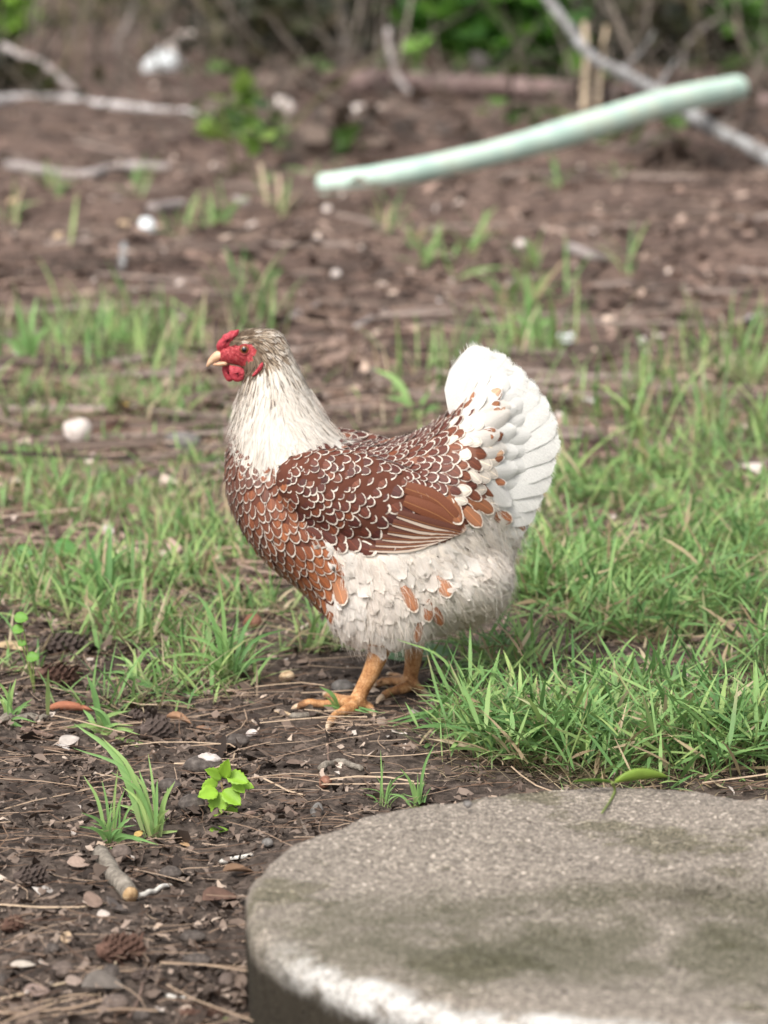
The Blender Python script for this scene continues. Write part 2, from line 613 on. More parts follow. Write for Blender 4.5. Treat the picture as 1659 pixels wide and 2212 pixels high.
def build_body():
    mb = MB()
    mb.add(*loft_x([(488, 985, 1060, 18), (500, 950, 1100, 34), (520, 930, 1140, 50), (550, 940, 1185, 62), (590, 955, 1225, 72),
                    (640, 955, 1262, 80), (700, 950, 1322, 86), (760, 952, 1372, 90), (820, 956, 1386, 92), (880, 946, 1384, 92),
                    (930, 918, 1374, 89), (970, 892, 1360, 84), (1000, 862, 1334, 77), (1030, 826, 1318, 66), (1060, 806, 1290, 50),
                    (1090, 815, 1245, 34), (1120, 845, 1180, 24), (1145, 885, 1110, 14), (1165, 930, 1030, 6)]))
    mb.add(*loft_z([(712, 540, 600, 9), (720, 526, 610, 14), (738, 516, 620, 17), (770, 518, 634, 20), (800, 527, 648, 26), (830, 523, 662, 31),
                    (860, 516, 678, 37), (890, 508, 693, 44), (920, 502, 714, 52), (950, 500, 738, 60), (990, 502, 766, 66), (1040, 520, 770, 68)]))
    mb.add(*qball(534, 758, 0, 0.0215, 0.0155, 0.0175, 0.25))
    mb.add(*qball(548, 736, 0, 0.0185, 0.0130, 0.0120, 0.10))
    mb.add(*qball(503, 766, 0, 0.0150, 0.0100, 0.0105, 0.30))
    mb.add(*qball(484, 770, 0, 0.0085, 0.0062, 0.0062, 0.35))
    for s in (-1, 1):                                               # folded wing bulges
        mb.add(*ball(Q(790, 1055, 0) + np.array([0, s * 0.074, 0]), (0.094, 0.024, 0.046), np.array(Matrix.Rotation(0.30, 3, 'Y')), 28, 14))
        mb.add(*ball(Q(828, 1255, 0) + np.array([0, s * 0.055, 0]), (0.066, 0.038, 0.062), None, 24, 14))
    mb.add(*qball(985, 1235, 0, 0.058, 0.080, 0.055))
    mb.add(*qball(1040, 1240, 0, 0.030, 0.045, 0.046))
    mb.add(*qball(930, 1240, 0, 0.080, 0.088, 0.055))
    for hub, toes, top in ((NEAR_HUB, NEAR_TOES, (836, 1352)), (FAR_HUB, FAR_TOES, (893, 1350))):
        t = Q(*top, hub[1] * 0.9)
        k = hub + (t - hub) * 0.08 + np.array([0, 0, .004])
        sh = catmull([hub, k, hub + (t - hub) * 0.5 + np.array([0.002, 0, 0]), t], 16)
        mb.add(*tube(sh, [.0095, .0084, .0080, .0084, .0096, .012, .016], 16))
        mb.add(*ball(hub, (.0105, .0100, .0085)))
        for tp in toes:
            pp = catmull(tp, 14)
            knuckle = 1 + 0.10 * np.sin(np.linspace(0, 3.2 * math.pi, 14))
            mb.add(*tube(pp, np.linspace(.0064, .0040, 14) * knuckle, 12))
    V, F = mb.get()
    me = mesh_data("body_raw", V, F)
    o = bpy.data.objects.new("body_raw", me)
    COL.objects.link(o)
    md = o.modifiers.new("r", 'REMESH'); md.mode = 'VOXEL'; md.voxel_size = 0.0021; md.use_smooth_shade = True
    dg = bpy.context.evaluated_depsgraph_get()
    ev = o.evaluated_get(dg)
    m2 = ev.to_mesh()
    n = len(m2.vertices)
    V = np.empty(n * 3, np.float32); m2.vertices.foreach_get("co", V); V = V.reshape(-1, 3).astype(float)
    E = np.empty(len(m2.edges) * 2, np.int32); m2.edges.foreach_get("vertices", E); E = E.reshape(-1, 2)
    Fq = [tuple(p.vertices) for p in m2.polygons]
    ev.to_mesh_clear()
    bpy.data.objects.remove(o); bpy.data.meshes.remove(me)
    deg = np.bincount(E.ravel(), minlength=n).astype(float)
    for it in range(22):
        S = np.zeros_like(V)
        for k in range(3):
            S[:, k] = np.bincount(E[:, 0], V[E[:, 1], k], n) + np.bincount(E[:, 1], V[E[:, 0], k], n)
        A = S / deg[:, None]
        d = proj(V)
        w = np.where(V[:, 2] < 0.075, 0.0 if it > 2 else 0.5, np.where((d[:, 1] < 830) & (d[:, 0] < 560), 0.5 if it < 4 else 0.0, 0.6))
        V = V + (A - V) * w[:, None]
    return V, Fq


BV, BF = build_body()
BVH = BVHTree.FromPolygons([Vector(v) for v in BV], BF)


def surf(dx, dy, off=0.0):
    """Point and normal of the hen's near side seen at a frame place."""
    d = ray(dx, dy); d = d / np.linalg.norm(d)
    loc, nrm, i, dist = BVH.ray_cast(Vector(CP), Vector(d))
    if loc is None:
        loc, nrm, i, dist = BVH.find_nearest(Vector(on_y(dx, dy, -0.03)))
    return np.array(loc) + np.array(nrm) * off, np.array(nrm)


def poly_in(poly, p):
    poly = np.asarray(poly, float)
    x, y = p[:, 0], p[:, 1]
    ins = np.zeros(len(p), bool)
    j = len(poly) - 1
    for i in range(len(poly)):
        xi, yi = poly[i]; xj, yj = poly[j]
        c = ((yi > y) != (yj > y)) & (x < (xj - xi) * (y - yi) / (yj - yi + 1e-12) + xi)
        ins ^= c
        j = i
    return ins


REG = {
    'face': [(455, 738), (470, 736), (488, 742), (498, 747), (508, 745), (526, 740), (545, 743), (554, 752), (552, 765), (547, 777), (536, 783), (527, 791), (515, 800), (480, 800), (455, 800)],
    'crown': [(485, 690), (640, 690), (650, 745), (630, 775), (575, 800), (545, 815), (515, 815), (515, 800), (527, 791), (536, 783), (547, 777), (552, 765), (554, 752), (545, 743), (526, 740), (508, 745), (498, 747), (488, 742), (470, 736)],
    'hackle': [(540, 806), (575, 800), (630, 775), (650, 745), (720, 800), (760, 930), (740, 945), (690, 962), (640, 985), (597, 1005), (560, 998), (525, 965), (498, 915), (470, 900), (490, 815), (515, 808)],
    'breast': [(440, 890), (470, 900), (498, 915), (525, 965), (560, 998), (597, 1005), (612, 1040), (640, 1105), (690, 1172), (735, 1225), (728, 1290), (706, 1345), (660, 1350), (560, 1300), (430, 1150)],
    'wing': [(597, 1005), (640, 985), (690, 962), (740, 945), (760, 925), (835, 930), (850, 985), (888, 1040), (892, 1090), (882, 1130), (850, 1172), (770, 1190), (690, 1170), (640, 1105), (612, 1040)],
    'flight': [(884, 1046), (905, 1050), (950, 1080), (1002, 1125), (1010, 1148), (960, 1172), (880, 1192), (790, 1200), (772, 1190), (840, 1172), (870, 1130)],
    'saddle': [(835, 930), (880, 910), (980, 830), (1000, 865), (1020, 900), (1045, 950), (1072, 1010), (1070, 1075), (1030, 1105), (1000, 1122), (955, 1085), (900, 1045), (880, 1040), (850, 985)],
    'tail': [(980, 840), (1000, 780), (1065, 740), (1260, 850), (1230, 1080), (1170, 1150), (1100, 1120), (1070, 1075), (1072, 1010), (1045, 950), (1020, 900), (1000, 865)],
}


def region(p3):
    q = p3.copy(); q[:, 1] = -np.abs(q[:, 1])
    d = proj(q)
    out = np.full(len(q), 'fluff', dtype=object)
    for k in ('tail', 'saddle', 'wing', 'flight', 'breast', 'hackle', 'crown', 'face'):
        out[poly_in(REG[k], d)] = k
    out[(out == 'fluff') & (d[:, 1] < 880) & (d[:, 0] < 700)] = 'crown'
    out[q[:, 2] < 0.076] = 'leg'
    return out, d


FLOW = {  # which way feathers lie: (dx, dy) -> direction, in frame units
    'crown': [((520, 712), (1, -.1)), ((560, 706), (1, .0)), ((610, 730), (.9, .7)), ((640, 775), (.6, 1)), ((570, 770), (.6, .8)), ((560, 800), (.1, 1)), ((530, 805), (-.1, 1))],
    'hackle': [((530, 830), (-.25, 1)), ((500, 900), (-.15, 1)), ((560, 860), (-.05, 1)), ((600, 800), (.25, 1)), ((650, 820), (.42, 1)), ((690, 890), (.6, 1)), ((740, 935), (1, .8)), ((600, 960), (.12, 1)), ((540, 960), (.05, 1)), ((660, 940), (.5, 1))],
    'breast': [((488, 960), (0, 1)), ((490, 1060), (.12, 1)), ((520, 1150), (.5, 1)), ((570, 1220), (.8, .8)), ((650, 1270), (1, .75)), ((560, 1040), (.1, 1)), ((600, 1120), (.35, 1)), ((650, 1200), (.7, 1)), ((700, 1300), (.7, 1))],
    'wing': [((640, 1040), (.6, .8)), ((700, 1000), (1, .5)), ((780, 960), (1, .2)), ((690, 1120), (.7, .75)), ((780, 1100), (1, .62)), ((850, 1060), (1, .55)), ((800, 1170), (.9, .5)), ((720, 1160), (.8, .6))],
    'saddle': [((840, 950), (1, .1)), ((930, 905), (1, -.45)), ((985, 860), (.8, -.75)), ((900, 1010), (1, .35)), ((980, 960), (1, -.05)), ((1040, 990), (1, .2)), ((1000, 1080), (1, .5)), ((1060, 1050), (1, .4))],
    'tail': [((1000, 830), (.45, -1)), ((1080, 800), (.8, -.7)), ((1050, 900), (.9, -.5)), ((1150, 900), (1, -.25)), ((1100, 1000), (1, .05)), ((1150, 1080), (1, .35)), ((1080, 1100), (1, .5))],
    'fluff': [((760, 1220), (.35, 1)), ((900, 1200), (.6, 1)), ((1050, 1150), (1, .75)), ((1100, 1220), (1, .7)), ((720, 1360), (.05, 1)), ((850, 1380), (.15, 1)), ((1000, 1350), (.55, 1)), ((1080, 1290), (1, .8))],
}


def flow(reg, d):
    ctrl = FLOW[reg]
    c = np.array([a for a, b in ctrl], float); v = np.array([b for a, b in ctrl], float)
    v /= np.linalg.norm(v, axis=1)[:, None]
    w = 1.0 / (((d[:, None, :] - c[None]) ** 2).sum(-1) + 200.0) ** 1.5
    f = (w[..., None] * v[None]).sum(1)
    f /= np.linalg.norm(f, axis=1)[:, None]
    return np.stack([f[:, 0], np.zeros(len(f)), -f[:, 1]], -1)


def sample_surface(n):
    T = np.array([(f[0], f[1], f[2]) for f in BF] + [(f[0], f[2], f[3]) for f in BF if len(f) == 4])
    a, b, c = BV[T[:, 0]], BV[T[:, 1]], BV[T[:, 2]]
    nr = np.cross(b - a, c - a)
    ar = np.linalg.norm(nr, axis=1)
    i = rng.choice(len(T), n, p=ar / ar.sum())
    u, v = rng.random(n), rng.random(n)
    s = np.sqrt(u)
    P = a[i] * (1 - s)[:, None] + b[i] * (s * (1 - v))[:, None] + c[i] * (s * v)[:, None]
    return P, nr[i] / (ar[i][:, None] + 1e-15)


SP, SN = sample_surface(70000)
SR, SD = region(SP)


def spread(reg, radius, nmax=1500, cap=9000):
    """Evenly spaced places on the region; radius is a function of the frame place."""
    I = np.where(SR == reg)[0]
    if len(I) > cap:
        I = rng.choice(I, cap, replace=False)
    P = SP[I]
    R = radius(SD[I]) * rng.uniform(.80, 1.22, len(I))
    best = np.full(len(I), 1e9)
    k = int(rng.integers(len(I)))
    keep = []
    for _ in range(nmax):
        keep.append(k)
        best = np.minimum(best, np.linalg.norm(P - P[k], axis=1) / R)
        k = int(np.argmax(best))
        if best[k] < 1.0:
            break
    keep = I[np.array(keep)]
    return SP[keep], SN[keep], SD[keep]


def feathers(P, T3, L, W, bvals, prof, cols_n, lift0, lift1, camber, back=0.6, lat=None):
    """Feathers lying on the hen. Returns V (N,rows*cols,3), F, UV."""
    N, K = len(P), len(bvals)
    SPN, NRM = np.zeros((N, K, 3)), np.zeros((N, K, 3))
    for i in range(N):
        loc, nr, _, _ = BVH.find_nearest(Vector(P[i]))
        nr = np.array(nr)
        t = T3[i] - nr * (T3[i] @ nr)
        if lat is not None:
            t = t + np.cross(nr, t) * lat[i]
        t /= np.linalg.norm(t) + 1e-9
        for k, b in enumerate(bvals):
            q = P[i] + t * (b - back) * L[i]
            l2, n2, _, _ = BVH.find_nearest(Vector(q))
            n2 = np.array(n2); n2 = 0.5 * nr + 0.5 * n2; n2 /= np.linalg.norm(n2)
            SPN[i, k] = np.array(l2) + n2 * (lift0 + (lift1[i] - lift0) * b ** 1.2)
            NRM[i, k] = n2
    return feather_grid(SPN, NRM, W, bvals, prof, cols_n, camber)


def feather_grid(SPN, NRM, W, bvals, prof, cols_n, camber):
    N, K = SPN.shape[:2]
    T = np.gradient(SPN, axis=1)
    T /= np.linalg.norm(T, axis=2)[..., None] + 1e-9
    A = np.cross(NRM, T)
    A /= np.linalg.norm(A, axis=2)[..., None] + 1e-9
    a = np.linspace(-1, 1, cols_n)
    hw = np.asarray(prof)
    off = a[None, None, :] * hw[None, :, None] * np.asarray(W)[:, None, None]
    drop = -camber * (a ** 2)[None, None, :] * hw[None, :, None] * np.asarray(W)[:, None, None]
    V = SPN[:, :, None, :] + A[:, :, None, :] * off[..., None] + NRM[:, :, None, :] * drop[..., None]
    UV = np.stack([np.broadcast_to(a[None, :] * hw[:, None], (K, cols_n)), np.broadcast_to(np.asarray(bvals)[:, None], (K, cols_n))], -1)
    return V.reshape(N, K * cols_n, 3), np.array(grid_faces(K, cols_n)), UV.reshape(-1, 2)


def barb_strands(V, rows, cols, per, over=1.12, width=.00018, lift=.0004, lo=.25, jit=.0006):
    """Loose barbs running from each feather's shaft out past its edge. V (N, rows*cols, 3)."""
    N = len(V)
    G = V.reshape(N, rows, cols, 3)
    mid = cols // 2
    i = np.repeat(np.arange(N), per)
    m = len(i)
    b = rng.uniform(lo, .97, m) * (rows - 1)
    e = np.minimum(b + rng.uniform(.5, 1.4, m), rows - 1.001)
    def at(c, q):
        k = q.astype(int); f = (q - k)[:, None]
        return G[i, k, c] * (1 - f) + G[i, np.minimum(k + 1, rows - 1), c] * f
    side = rng.integers(0, 2, m) * (cols - 1)
    ea = np.where((side == 0)[:, None], at(0, e), at(cols - 1, e))
    a0 = at(mid, b)
    ax = G[i, rows - 1, mid] - G[i, rows - 2, mid]
    ax /= np.linalg.norm(ax, axis=1)[:, None] + 1e-9
    st = a0 + (ea - a0) * rng.uniform(0, .6, (m, 1))
    en = a0 + (ea - a0) * rng.uniform(.85, over, (m, 1)) + ax * (rng.uniform(0, .18, m) * np.linalg.norm(ea - a0, axis=1))[:, None] + rng.normal(0, jit, (m, 3))
    nn = np.cross(ea - a0, ax); nn /= np.linalg.norm(nn, axis=1)[:, None] + 1e-9
    nn = np.where((((CP - a0) * nn).sum(1) < 0)[:, None] & (a0[:, 1] < 0)[:, None], -nn, nn)
    nn = np.where(((a0[:, 1] >= 0) & (nn[:, 1] < 0))[:, None], -nn, nn)
    d = en - st; w = np.cross(nn, d); w /= np.linalg.norm(w, axis=1)[:, None] + 1e-9
    rowsV = []
    for t, ww in ((0, 1.0), (.55, .8), (1, .12)):
        c = st + d * t + nn * (lift * (.4 + t))
        rowsV += [c - w * width * ww, c + w * width * ww]
    Vo = np.stack(rowsV, 1)
    F1 = np.array([(0, 1, 3, 2), (2, 3, 5, 4)])
    F = (F1[None] + (np.arange(m) * 6)[:, None, None]).reshape(-1, 4)
    return Vo.reshape(-1, 3), F, i


B7 = [0, .22, .45, .64, .80, .93, 1.0]
BC = 0.6
P7 = [(.55 + .45 * math.sin(b / BC * math.pi / 2)) if b <= BC else max(.10, math.sqrt(max(0, 1 - ((b - BC) / (1 - BC)) ** 2))) for b in B7]
P7[-1] = .16


def laced_mat():
    m, nt = new_mat("laced_feather"); N = NT(nt)
    uv = N.n("ShaderNodeUVMap"); sep = N.n("ShaderNodeSeparateXYZ"); nt.links.new(uv.outputs[0], sep.inputs[0])
    x, y = sep.outputs[0], sep.outputs[1]
    yy = N.math('DIVIDE', N.math('MAXIMUM', N.math('SUBTRACT', y, BC), 0.0), 1 - BC)
    d = N.math('SQRT', N.math('ADD', N.math('MULTIPLY', x, x), N.math('MULTIPLY', yy, yy)))
    wob = N.noise(330, N.obj(), 3, 0.6)
    d = N.math('ADD', d, N.math('MULTIPLY', N.math('SUBTRACT', wob, 0.5), 0.34))
    d = N.math('ADD', d, N.math('MULTIPLY', N.math('SUBTRACT', N.noise(75, N.obj(), 2, 0.5), 0.5), 0.26))
    barb = N.noise(9, None, 3, 0.7)
    mp = N.n("ShaderNodeMapping"); nt.links.new(uv.outputs[0], mp.inputs[0]); mp.inputs["Scale"].default_value = (1.5, 9, 1); mp.inputs["Rotation"].default_value = (0, 0, .5)
    nt.links.new(mp.outputs[0], nt.nodes[-2].inputs["Vector"])
    cen = N.mix(1.0, N.attr("tint"), N.ramp(barb, [(0.3, 0.72), (0.7, 1.25)]), 'MULTIPLY')
    shaft = N.math('SUBTRACT', 1.0, N.step(N.math('ABSOLUTE', x), 0.02, 0.075))
    cen = N.mix(N.math('MULTIPLY', shaft, 0.55), cen, N.mix(1.0, cen, (2.2, 2.0, 1.7), 'MULTIPLY'))
    d = N.math('ADD', d, N.math('MULTIPLY', N.math('SUBTRACT', barb, 0.5), 0.30))
    rim = N.math('MULTIPLY', N.step(d, 0.815, 0.90), N.math('ADD', 0.45, N.math('MULTIPLY', N.step(N.noise(150, N.obj(), 2, 0.5), 0.36, 0.56), 0.55)))
    ring = N.math('MULTIPLY', N.step(d, 0.62, 0.80), N.math('SUBTRACT', 1.0, rim))
    cen = N.mix(N.math('MULTIPLY', ring, 0.45), cen, N.mix(1.0, cen, (0.35, 0.3, 0.3), 'MULTIPLY'))
    col = N.mix(rim, cen, N.attr("lace"))
    N.finish(col, 0.55, N.bump(barb, 0.25, 0.001), 0.35, 0.06)
    return m


def streak_mat(name, lo, hi, tip=0.0):
    """Pale feather with a darker shaft streak; strength of the streak comes from attribute 'lace' (red)."""
    m, nt = new_mat(name); N = NT(nt)
    uv = N.n("ShaderNodeUVMap"); sep = N.n("ShaderNodeSeparateXYZ"); nt.links.new(uv.outputs[0], sep.inputs[0])
    x, y = sep.outputs[0], sep.outputs[1]
    sh = N.math('SUBTRACT', 1.0, N.step(N.math('ABSOLUTE', x), lo, hi))
    st = N.math('MULTIPLY', sh, N.n("ShaderNodeSeparateColor", Color=N.attr("lace")).outputs[0])
    mp = N.n("ShaderNodeMapping"); nt.links.new(uv.outputs[0], mp.inputs[0]); mp.inputs["Scale"].default_value = (2, 12, 1); mp.inputs["Rotation"].default_value = (0, 0, .6)
    barb = N.noise(6, mp.outputs[0], 3, 0.7)
    base = N.mix(1.0, N.attr("tint"), N.ramp(barb, [(0.3, 0.76), (0.7, 1.06)]), 'MULTIPLY')
    col = N.mix(st, base, (0.055, 0.038, 0.028))
    N.finish(col, 0.65, N.bump(barb, 0.35, 0.0012), 0.25, 0.28)
    return m


def flight_mat():
    m, nt = new_mat("flight_feather"); N = NT(nt)
    uv = N.n("ShaderNodeUVMap"); sep = N.n("ShaderNodeSeparateXYZ"); nt.links.new(uv.outputs[0], sep.inputs[0])
    x, y = sep.outputs[0], sep.outputs[1]
    mp = N.n("ShaderNodeMapping"); nt.links.new(uv.outputs[0], mp.inputs[0]); mp.inputs["Scale"].default_value = (2, 14, 1); mp.inputs["Rotation"].default_value = (0, 0, .5)
    barb = N.noise(5, mp.outputs[0], 3, 0.7)
    cen = N.mix(1.0, N.attr("tint"), N.ramp(barb, [(0.3, 0.6), (0.7, 1.35)]), 'MULTIPLY')
    shaft = N.math('SUBTRACT', 1.0, N.step(N.math('ABSOLUTE', N.math('ADD', x, 0.15)), 0.02, 0.08))
    cen = N.mix(N.math('MULTIPLY', shaft, 0.5), cen, (0.42, 0.2, 0.08))
    edge = N.step(N.math('MULTIPLY', N.n("ShaderNodeSeparateColor", Color=N.attr("side")).outputs[0], x), 0.38, 0.55)
    tipn = N.math('ADD', y, N.math('MULTIPLY', N.math('SUBTRACT', N.noise(30, uv.outputs[0], 2, .5), .5), .12))
    edge = N.math('MAXIMUM', edge, N.math('MULTIPLY', N.step(tipn, .965, .99), .7))
    col = N.mix(edge, cen, N.attr("lace"))
    N.finish(col, 0.5, N.bump(barb, 0.25, 0.001), 0.35, 0.04)
    return m


M_LACED = laced_mat()
M_HACKLE = streak_mat("hackle_feather", 0.10, 0.40)
M_WHITE = streak_mat("white_feather", 0.02, 0.08)
M_FLIGHT = flight_mat()
M_DOWN = tinted("down", 0.8, 0.15, 0.25, 200, 0.2)
M_BODY = tinted("under_plumage", 0.85, 0.15, 0.0, 90, 0.3)
M_FACE = mottle("red_face_skin", [(0.17, 0.010, 0.014), (0.38, 0.032, 0.042), (0.56, 0.13, 0.125)], 330, 0.55, 0.9, 420, 0.002, 0.45, sss=0.15)
M_COMB = mottle("red_comb", [(0.22, 0.010, 0.020), (0.40, 0.028, 0.045), (0.55, 0.10, 0.115)], 260, 0.5, 0.9, 330, 0.002, 0.5, sss=0.15)


def leg_mat():
    m, nt = new_mat("scaly_yellow_leg"); N = NT(nt)
    v = N.obj()
    vo = N.n("ShaderNodeTexVoronoi"); vo.feature = 'DISTANCE_TO_EDGE'; vo.inputs["Scale"].default_value = 230; nt.links.new(v, vo.inputs["Vector"])
    n = N.noise(90, v, 4, 0.6)
    col = N.ramp(n, [(0.3, (0.23, 0.095, 0.035)), (0.5, (0.42, 0.21, 0.085)), (0.7, (0.56, 0.335, 0.175))])
    col = N.mix(N.math('SUBTRACT', 1.0, N.step(vo.outputs["Distance"], 0.0, 0.09)), col, N.mix(1.0, col, (0.66, 0.56, 0.48), 'MULTIPLY'))
    sz = N.n("ShaderNodeSeparateXYZ"); nt.links.new(v, sz.inputs[0])
    mud = N.math('MULTIPLY', N.math('SUBTRACT', 1.0, N.step(N.math('ADD', sz.outputs[2], N.math('MULTIPLY', n, .02)), .012, .024)), .6)
    col = N.mix(mud, col, (0.09, 0.062, 0.045))
    N.finish(col, 0.6, N.bump(N.step(vo.outputs["Distance"], 0.0, 0.12), 0.35, 0.002), 0.3)
    return m


M_LEG = leg_mat()
M_BEAK = mottle("horn_beak", [(0.48, 0.24, 0.13), (0.60, 0.36, 0.22), (0.66, 0.46, 0.31)], 120, 0.35, 0.15, 300, 0.001, 0.5)
M_CLAW = mottle("claw_horn", [(0.40, 0.27, 0.17), (0.62, 0.48, 0.34)], 200, 0.4, 0.1, 300, 0.001, 0.5)
M_PUPIL = mottle("eye_pupil", [(0.004, 0.003, 0.003), (0.006, 0.005, 0.005)], 50, 0.06, 0.0, 10, 0.001, 0.6)
M_IRIS = mottle("eye_iris", [(0.12, 0.035, 0.014), (0.27, 0.085, 0.032)], 900, 0.12, 0.0, 10, 0.001, 0.6)

CREAM = np.array((0.66, 0.585, 0.50)); WHITE = np.array((0.80, 0.785, 0.745)); MAHOG = np.array((0.125, 0.032, 0.018)); RUST = np.array((0.27, 0.085, 0.030))


def build_hen():
    root = empty("hen", (float(NEAR_HUB[0] + FAR_HUB[0]) / 2, 0, 0))
    tag(root, "brown and white laced hen with red comb standing side-on in the grass", "hen")
    org = np.array(root.location)
    # ---- body (one continuous mesh: trunk, neck, head, legs, feet)
    r, d = region(BV)
    tint = np.zeros((len(BV), 3))
    base = {'face': (.4, .03, .03), 'crown': (.16, .11, .075), 'hackle': tuple(CREAM * .8), 'breast': (.12, .045, .03), 'wing': (.10, .035, .022),
            'saddle': (.20, .09, .06), 'tail': tuple(WHITE * .92), 'fluff': (.70, .62, .54), 'flight': (.13, .045, .026), 'leg': (.5, .24, .09)}
    for k, c in base.items():
        tint[r == k] = c
    body = part("body", BV, BF, M_BODY, root, cols={'tint': tint})
    body.data.materials.append(M_FACE); body.data.materials.append(M_LEG)
    ctr = np.array([BV[list(f)].mean(0) for f in BF])
    rc, dc = region(ctr)
    mi = np.where(rc == 'face', 1, np.where((rc == 'leg'), 2, 0)).astype(np.int32)
    body.data.polygons.foreach_set("material_index", mi)

    def batch(name, V, F, UV, mat, cols, facing, limit, parent=root, rest="feathers", score=None):
        """The feathers that show largest as parts, the others joined."""
        N, nv = V.shape[:2]
        order = [i for i in np.argsort(-(score if score is not None else np.zeros(N))) if facing[i]]
        singles = order[:limit]
        for i in singles:
            c = V[i].mean(0)
            part(name, V[i], F, mat, parent, uv=UV, cols={k: np.broadcast_to(a[i], (nv, 3)) for k, a in cols.items()})
        others = np.setdiff1d(np.arange(N), singles)
        if len(others):
            Vj = V[others].reshape(-1, 3)
            Fj = (F[None] + (np.arange(len(others)) * nv)[:, None, None]).reshape(-1, 4)
            o = part(rest, Vj, Fj, mat, parent, uv=np.tile(UV, (len(others), 1)),
                     cols={k: np.repeat(a[others], nv, 0) for k, a in cols.items()})
            tag(o, kind='stuff')

    def facing_of(P, Nn):
        v = CP - P
        v /= np.linalg.norm(v, axis=1)[:, None]
        return ((v * Nn).sum(1) > -0.05) & (P[:, 1] < 0.03)

    # ---- breast
    P, Nn, D = spread('breast', lambda d: np.interp(d[:, 1], [920, 1000, 1150, 1320], [.0057, .0073, .0086, .0106]), 1300)
    n = len(P)
    sz = np.interp(D[:, 1], [920, 1000, 1150, 1320], [.0057, .0073, .0086, .0106])
    V, F, UV = feathers(P, flow('breast', D), sz * 2.7 * rng.uniform(.85, 1.15, n), sz * .70 * rng.uniform(.86, 1.1, n), B7, P7, 5, -.001, rng.uniform(.0015, .0030, n), .14, lat=rng.normal(0, .12, n))
    f = np.clip((D[:, 0] - 500) / 200 + rng.normal(0, .22, n), 0, 1)
    tint = lut(f, [(.105, .040, .026), (.17, .055, .027), (.27, .090, .036)])
    lace = CREAM * rng.uniform(.72, 1.0, (n, 1)) * np.clip(.62 + (D[:, :1] - 480) / 140, .62, 1)
    batch("breast_feather", V, F, UV, M_LACED, {'tint': tint, 'lace': lace}, facing_of(P, Nn), 290, rest="breast_plumage")

    # ---- wing coverts on a wing of its own
    for s, nm in ((-1, 'near'), (1, 'far')):
        wv, wf = ball(Q(790, 1055, 0) + np.array([0, s * 0.0752, 0]), (0.0935, 0.0236, 0.0455), np.array(Matrix.Rotation(0.30, 3, 'Y')), 28, 14)
        w = part("wing", wv, wf, M_BODY, root, cols={'tint': np.array((.10, .035, .022))})
        if s < 0: near_wing = w
        else: far_wing = w
    rad = lambda d: np.interp((d[:, 0] - 640) * .5 + (d[:, 1] - 960), [0, 120, 230, 300], [.0061, .0076, .0097, .0126])
    P, Nn, D = spread('wing', rad, 1200)
    n = len(P); sz = rad(D)
    V, F, UV = feathers(P, flow('wing', D), sz * 2.6 * rng.uniform(.8, 1.2, n), sz * .76 * rng.uniform(.82, 1.15, n), B7, P7, 5, -.001, rng.uniform(.0015, .0034, n), .10, lat=rng.normal(0, .20, n))
    f = np.clip(rng.normal(.35, .25, n), 0, 1)
    tint = lut(f, [(.055, .014, .011), (.100, .026, .015), (.21, .065, .025)])
    lace = CREAM * rng.uniform(.88, 1.08, (n, 1))
    fc = facing_of(P, Nn)
    nearm = (P[:, 1] < 0.0)
    for side, prt in ((nearm, near_wing), (~nearm, far_wing)):
        I = np.where(side)[0]
        batch("wing_feather", V[I], F, UV, M_LACED, {'tint': tint[I], 'lace': lace[I]}, fc[I] if prt is near_wing else np.zeros(len(I), bool), 300, parent=prt, rest="wing_plumage")

    # ---- saddle
    rad = lambda d: np.interp(d[:, 0], [840, 940, 1060], [.0066, .0082, .0104])
    P, Nn, D = spread('saddle', rad, 900)
    n = len(P); sz = rad(D)
    V, F, UV = feathers(P, flow('saddle', D), sz * 2.7 * rng.uniform(.8, 1.25, n), sz * .72 * rng.uniform(.75, 1.15, n), B7, P7, 5, -.001, rng.uniform(.0015, .0036, n), .10, lat=rng.normal(0, .25, n))
    f = np.clip((D[:, 0] - 970) / 170 + rng.normal(0, .25, n), 0, 1)
    tint = lut(f, [(.095, .027, .017), (.17, .054, .025), (.36, .165, .08)])
    pale = rng.random(n) < np.clip((D[:, 0] - 965) / 100, 0, .8) + .8 * np.clip((D[:, 1] - 1060) / 80, 0, 1) * (rng.random(n) < .6)
    tint[pale] = CREAM * rng.uniform(.85, 1.05, (pale.sum(), 1))
    lace = np.clip(CREAM * rng.uniform(.92, 1.1, (n, 1)), 0, .84)
    batch("saddle_feather", V, F, UV, M_LACED, {'tint': tint, 'lace': lace}, facing_of(P, Nn), 250, rest="saddle_plumage")

    # ---- crown: short narrow feathers
    B5, PH = [0, .3, .6, .85, 1.0], [.6, 1.0, .85, .5, .08]
    P, Nn, D = spread('crown', lambda d: np.full(len(d), .0030), 900)
    n = len(P)
    V, F, UV = feathers(P, flow('crown', D), rng.uniform(.012, .017, n), rng.uniform(.0015, .0022, n), B5, PH, 3, -.0005, rng.uniform(.0012, .0026, n), .2, back=.45, lat=rng.normal(0, .12, n))
    f = np.clip((D[:, 0] - 535) / 75 + (730 - D[:, 1]) / 60 * .35 + rng.normal(0, .28, n), 0, 1)
    tint = lut(f, [(.20, .14, .092), (.56, .45, .335), (.78, .70, .61)])
    lace = np.repeat(np.clip(rng.normal(.80, .18, (n, 1)), 0, 1), 3, 1)
    batch("crown_feather", V, F, UV, M_HACKLE, {'tint': tint, 'lace': lace}, facing_of(P, Nn), 0, rest="crown_plumage")

    # ---- hackle
    P, Nn, D = spread('hackle', lambda d: np.interp(d[:, 1], [780, 860, 990], [.0029, .0038, .0050]), 2000)
    n = len(P)
    t = np.clip((D[:, 1] - 790) / 180, 0, 1)
